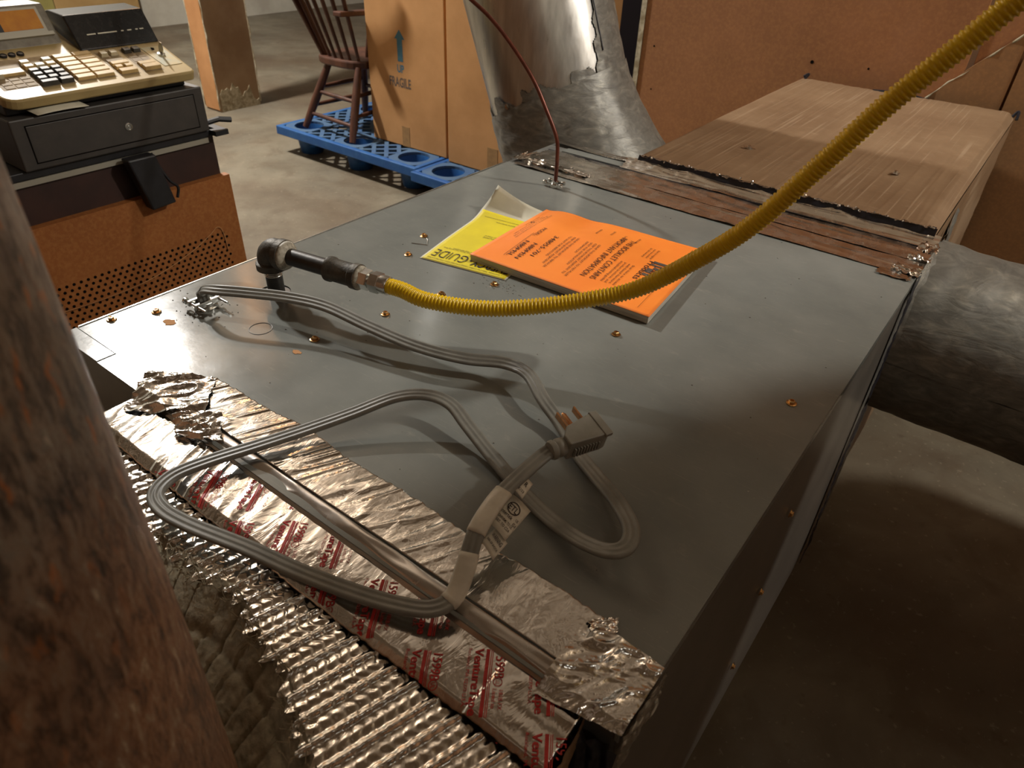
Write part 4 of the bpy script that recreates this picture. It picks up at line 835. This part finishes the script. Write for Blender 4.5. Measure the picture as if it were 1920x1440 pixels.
# ------------------------------------------------------------------ pallets, boxes, chair
def pallet(x0, y0, label):
    t = thing('plastic_pallet', (x0+.515, y0+.6, FL), label, 'pallet', 'blue plastic pallets')
    Wd, Dp = 1.03, 1.20; z0, z1 = FL+.095, FL+.140; d = MB()
    d.box((x0, y0, z0), (x0+Wd, y0+.028, z1)).box((x0, y0+Dp-.028, z0), (x0+Wd, y0+Dp, z1)).box((x0, y0+.028, z0), (x0+.028, y0+Dp-.028, z1)).box((x0+Wd-.028, y0+.028, z0), (x0+Wd, y0+Dp-.028, z1))
    d.obj('rim', 'blueplastic', t, bevel=.004)
    cx = [x0+.125, x0+Wd/2, x0+Wd-.125]; cy = [y0+.125, y0+Dp/2, y0+Dp-.125]
    dm = MB(); zt_ = z1-.0005
    for yy in cy[:1]+cy[1:]:
        for xx in cx:
            n = 20; oo = []; ii = []
            for k in range(n):
                a = 2*math.pi*k/n; c_, s_ = math.cos(a), math.sin(a); q = .100/max(abs(c_), abs(s_)); oo.append((xx+q*c_, yy+q*s_)); ii.append((xx+.078*c_, yy+.078*s_))
            dm.add([(p[0], p[1], zt_) for p in oo+ii]+[(p[0], p[1], zt_-.012) for p in oo+ii], [(k, (k+1) % n, n+(k+1) % n, n+k) for k in range(n)]+[(2*n+k, 3*n+k, 3*n+(k+1) % n, 2*n+(k+1) % n) for k in range(n)]+[(n+k, n+(k+1) % n, 3*n+(k+1) % n, 3*n+k) for k in range(n)]+[(k, 2*n+k, 2*n+(k+1) % n, (k+1) % n) for k in range(n)])
    def bar(x, y, l, ang_, wd):
        mt = Matrix.Translation((x, y, zt_-.0065-(.0012 if ang_ > 0 else 0))) @ Matrix.Rotation(ang_, 4, 'Z'); dm.box((-l/2, -wd/2, -.006), (l/2, wd/2, .006), mt)
    # diagonal lattice in the bays between the cups
    bays = []
    xs_ = [x0+.028, cx[0]-.1, cx[0]+.1, cx[1]-.1, cx[1]+.1, cx[2]-.1, cx[2]+.1, x0+Wd-.028]; ys_ = [y0+.028, cy[0]-.1, cy[0]+.1, cy[1]-.1, cy[1]+.1, cy[2]-.1, cy[2]+.1, y0+Dp-.028]
    for i in (1, 2, 3, 4, 5):
        for j in (1, 2, 3, 4, 5):
            if i % 2 == 1 and j % 2 == 1: continue
            bays.append((xs_[i], xs_[i+1], ys_[j], ys_[j+1]))
    for (a, b_, c, e) in bays:
        st = .062
        for sgn in (1, -1):
            k = -6
            while k < 14:
                off = k*st*1.414; pts = []
                # line y = c + sgn*(x-a) + off clipped to the bay
                xa, xb = a, b_; f = lambda x: (c if sgn > 0 else e)+sgn*(x-a)+(off if sgn > 0 else -off)
                seg = []
                for s_ in np.linspace(xa, xb, 60):
                    yv = f(s_)
                    if c <= yv <= e: seg.append((s_, yv))
                if len(seg) > 3:
                    p, q = seg[0], seg[-1]; bar((p[0]+q[0])/2, (p[1]+q[1])/2, math.hypot(q[0]-p[0], q[1]-p[1]), sgn*math.pi/4, .021)
                k += 1
    dm.box((x0+.027, y0+.027, z1-.012), (x0+Wd-.027, y0+.027+.002, z1-.0006)); dm.obj('deck', 'bluedirty', t)
    src = None
    for yy in cy:
        for xx in cx:
            if src is None:
                src = MB().lathe((0, 0, 0), (0, 0, 1), [(0, .058), (.003, .060), (.126, .080), (.126, .076), (.01, .056)], 22).obj('cup_foot', 'blueplastic', t, True, auto=40, at=(xx, yy, FL))
            else: copy_at(src, (xx, yy, FL), t)
    return t
pallet(-2.505, 2.085, 'blue plastic pallet under the wooden chair and the box marked fragile')
pallet(-1.465, 2.045, 'blue plastic pallet reaching from the fragile box to the round steel duct')
PZ = FL+.140
b1 = thing('cardboard_box', (-1.72, 2.57, PZ), 'tall cardboard box printed with UP arrow and FRAGILE', 'box')
MB().box((-1.968, 2.297, PZ+.001), (-1.463, 2.86, PZ+.80)).obj('carton', 'cardboard', b1, bevel=.004)
ink = MB(); fx = lambda p, h: (p[0], h, p[1])
ink.prism([(-1.762, -.262), (-1.728, -.262), (-1.728, -.165), (-1.712, -.165), (-1.745, -.125), (-1.778, -.165), (-1.762, -.165)], 2.2962, 2.2972, fx); ink.obj('arrow_print', 'blue_ink', b1)
ink = MB()
def btext(s_, x, z, w_, h_, bold=.02):
    v_, f_ = text2d(s_, bold); mx = max(p[0] for p in v_); ink.add([(x+w_*p[0]/mx, 2.2964, z+h_*p[1]) for p in v_], f_)
btext('UP', -1.770, -.310, .046, .048, .03); ink.obj('up_print', 'blue_ink', b1); ink = MB(); btext('FRAGILE', -1.828, -.376, .145, .060, .025); ink.obj('fragile_print', 'grey_ink', b1)
MB().box((-1.758, 2.2958, PZ+.002), (-1.708, 2.2972, PZ+.10)).obj('tape_tab', 'boxtape', b1)
b2 = thing('cardboard_box', (-1.15, 2.57, PZ), 'plain cardboard box between the fragile box and round steel duct', 'box')
MB().box((-1.430, 2.272, PZ+.001), (-.90, 2.86, PZ+.82)).obj('carton', 'cardboard', b2, bevel=.004)
MB().box((-1.19, 2.2708, PZ+.001), (-1.13, 2.2722, PZ+.12)).obj('tape_tab', 'boxtape', b2)

ch = thing('wooden_chair', (-2.16, 2.38, PZ), 'dark red spindle back wooden chair standing on blue pallet', 'chair')
SX, SY, SZ = -2.158, 2.40, -.318
sp = []
for k in range(36):
    a = 2*math.pi*k/36; q = 1/(abs(math.cos(a))**3.2+abs(math.sin(a))**3.2)**(1/3.2); sp.append((SX+.175*q*math.cos(a), SY+.17*q*math.sin(a)))
MB().prism(sp, SZ-.018, SZ+.020).obj('seat', 'chairwood', ch, bevel=.008)
legs = [((-2.245, 2.285, SZ-.01), (-2.365, 2.175, PZ+.002)), ((-2.02, 2.275, SZ-.01), (-1.972, 2.150, PZ+.002)), ((-2.24, 2.51, SZ-.01), (-2.36, 2.60, PZ+.002)), ((-2.05, 2.51, SZ-.01), (-2.02, 2.60, PZ+.002))]
def turned(p, q, r0, r1, name, n=12):
    p, q = Vector(p), Vector(q); pts = [tuple(p.lerp(q, t)) for t in np.linspace(0, 1, 9)]
    MB().tube(pts, lambda i: r0+(r1-r0)*math.sin(math.pi*min(1, max(0, i/8)))**.8, n).obj(name, 'chairwood', ch, True, auto=50)
for a, b_ in legs: turned(a, b_, .016, .0215, 'leg')
lp = lambda i, t: Vector(legs[i][0]).lerp(Vector(legs[i][1]), t)
for i, j, t in ((0, 1, .45), (0, 1, .78), (2, 3, .5), (0, 2, .38), (1, 3, .38), (0, 2, .66), (1, 3, .66)): turned(lp(i, t), lp(j, t), .008, .0115, 'stretcher', 10)
for i in range(7):
    t = i/6; x = SX-.14+.27*t; y = SY-.14+.03*(2*abs(t-.5))**2; turned((x, y, SZ+.015), (SX-.30+.50*t-.05, y-.16, SZ+.64), .0075, .0105, 'spindle', 10)
MB().sweep([(SX-.37+.54*t, SY-.31+.05*(2*abs(t-.5))**2, SZ+.64) for t in np.linspace(0, 1, 13)], lambda i: [(-.012, -.035), (.012, -.035), (.012, .035), (-.012, .035)]).obj('crest_rail', 'chairwood', ch, bevel=.004)
for s_, x in ((1, SX+.09),):
    turned((x, SY-.02, SZ+.015), (x+s_*.035, SY+.0, SZ+.22), .009, .0135, 'arm_post', 10); turned((x+s_*.01, SY+.13, SZ+.015), (x+s_*.045, SY+.16, SZ+.22), .009, .0135, 'arm_post', 10)
    MB().sweep([(x+s_*.06, SY-.24, SZ+.24), (x+s_*.05, SY-.05, SZ+.23), (x+s_*.05, SY+.12, SZ+.225), (x+s_*.04, SY+.22, SZ+.22)], lambda i: [(-.026, -.011), (.026, -.011), (.026, .011), (-.026, .011)]).obj('arm', 'chairwood', ch, bevel=.005)
MB().sweep([(SX-.10, SY-.12, SZ+.018), (SX-.20, SY-.20, SZ+.30), (SX-.235, SY-.24, SZ+.48)], lambda i: [(-.028, -.006), (.028, -.006), (.028, .006), (-.028, .006)]).obj('back_slat', 'chairwood', ch, bevel=.003)

# ------------------------------------------------------------------ hardboard sheets behind the plenum
hb = thing('hardboard_sheet', (.12, 2.03, FL), 'large brown hardboard sheet with white edge standing behind the kraft duct', 'board')
MB().box((-.345, 2.020, FL), (.590, 2.034, 1.3)).obj('sheet', 'hardboard', hb, bevel=.001)
MB().box((-.362, 2.016, FL), (-.3465, 2.038, 1.3)).obj('white_edge', 'gypsum', hb)
for x, z, r_ in ((.205, .055, .005), (.36, .06, .003), (-.30, .03, .003), (-.29, -.10, .0025)): MB().lathe((x, 2.0205, z), (0, -1, 0), [(0, r_), (.001, r_)], 10).obj('nail_hole', 'hole', hb)
h2 = MB().box((.604, 2.026, FL), (1.9, 2.040, 1.3)).obj('hardboard_sheet', 'hardboard', bevel=.001); tag(h2, 'brown hardboard sheet set back beside the white edged sheet', 'board')
h3 = thing('hardboard_offcut', (.9, 2.0, FL), 'pale hardboard offcut with ragged sloping edge leaning before the sheets', 'board')
MB().prism([(.515, FL), (.515, .004), (.56, .052), (.604, .104), (.65, .150), (.70, .205), (.697, FL)], 2.004, 2.0185, fx).obj('sheet', 'hardboard2', h3)
MB().prism([(.7035, FL), (.7065, .210), (.80, .30), (.95, .43), (1.5, .90), (1.5, FL)], 2.002, 2.0165, fx).obj('sheet', 'hardboard2', h3)
MB().tube([(.515+i*.0125, 2.006+random.uniform(-.002, .002), .004+i*.0133+random.uniform(-.003, .003)) for i in range(30)], lambda i: .0026+.0015*math.sin(i*2.1), 6).obj('ragged_edge', 'gypsum', h3, True)
dc = MB().box((-1.35, 3.32, FL), (-.52, 3.8, .95)).obj('gap_dark_block', 'darkvoid', bevel=.004); tag(dc, 'near black block added as shade in the gap behind the round duct', 'cabinet')  # block added only to keep the gap behind the duct dark

# round ducts added out of view to cast shadows on furnace and floor
def overhead(name, p, q, r, label):
    t = thing(name, (p[0], p[1], p[2]-r), label, 'duct'); p, q = Vector(p), Vector(q); d = (q-p).normalized(); n = (q-p).length
    MB().lathe(tuple(p), tuple(d), [(0, r*.55), (.05, r*.9), (.12, r), (n-.12, r), (n-.05, r*.9), (n, r*.55)], 40).obj('pipe', 'galv', t, True, auto=50)
    for f in (.15, .85):
        c = p.lerp(q, f); MB().lathe(tuple(c-d*.012), tuple(d), [(0, r+.002), (.024, r+.002)], 40).obj('strap_band', 'zinc', t)
        MB().tube([(c.x, c.y, c.z+r), (c.x, c.y, 2.8)], .006, 6).obj('hanger_rod', 'zinc', t)
overhead('shadow_caster_duct', (-1.850, -.800, 1.114), (-.380, 2.380, 1.114), .13, 'long round duct added above the register to shade the furnace top')
overhead('shadow_caster_duct', (1.04, -.19, .78), (1.59, 1.03, .78), .17, 'short round duct added to block the right lamp from the furnace top')

overhead('shadow_caster_duct', (1.60, .20, .36), (1.62, 1.60, .36), .20, 'fat round duct added to block the right lamp from the bare floor')

# ------------------------------------------------------------------ raise the whole place so that the floor lies at z = 0
for o in list(SC.objects):
    if o.parent is None and o.type in ('MESH', 'EMPTY'): o.location.z += ZT
bpy.context.view_layer.update()
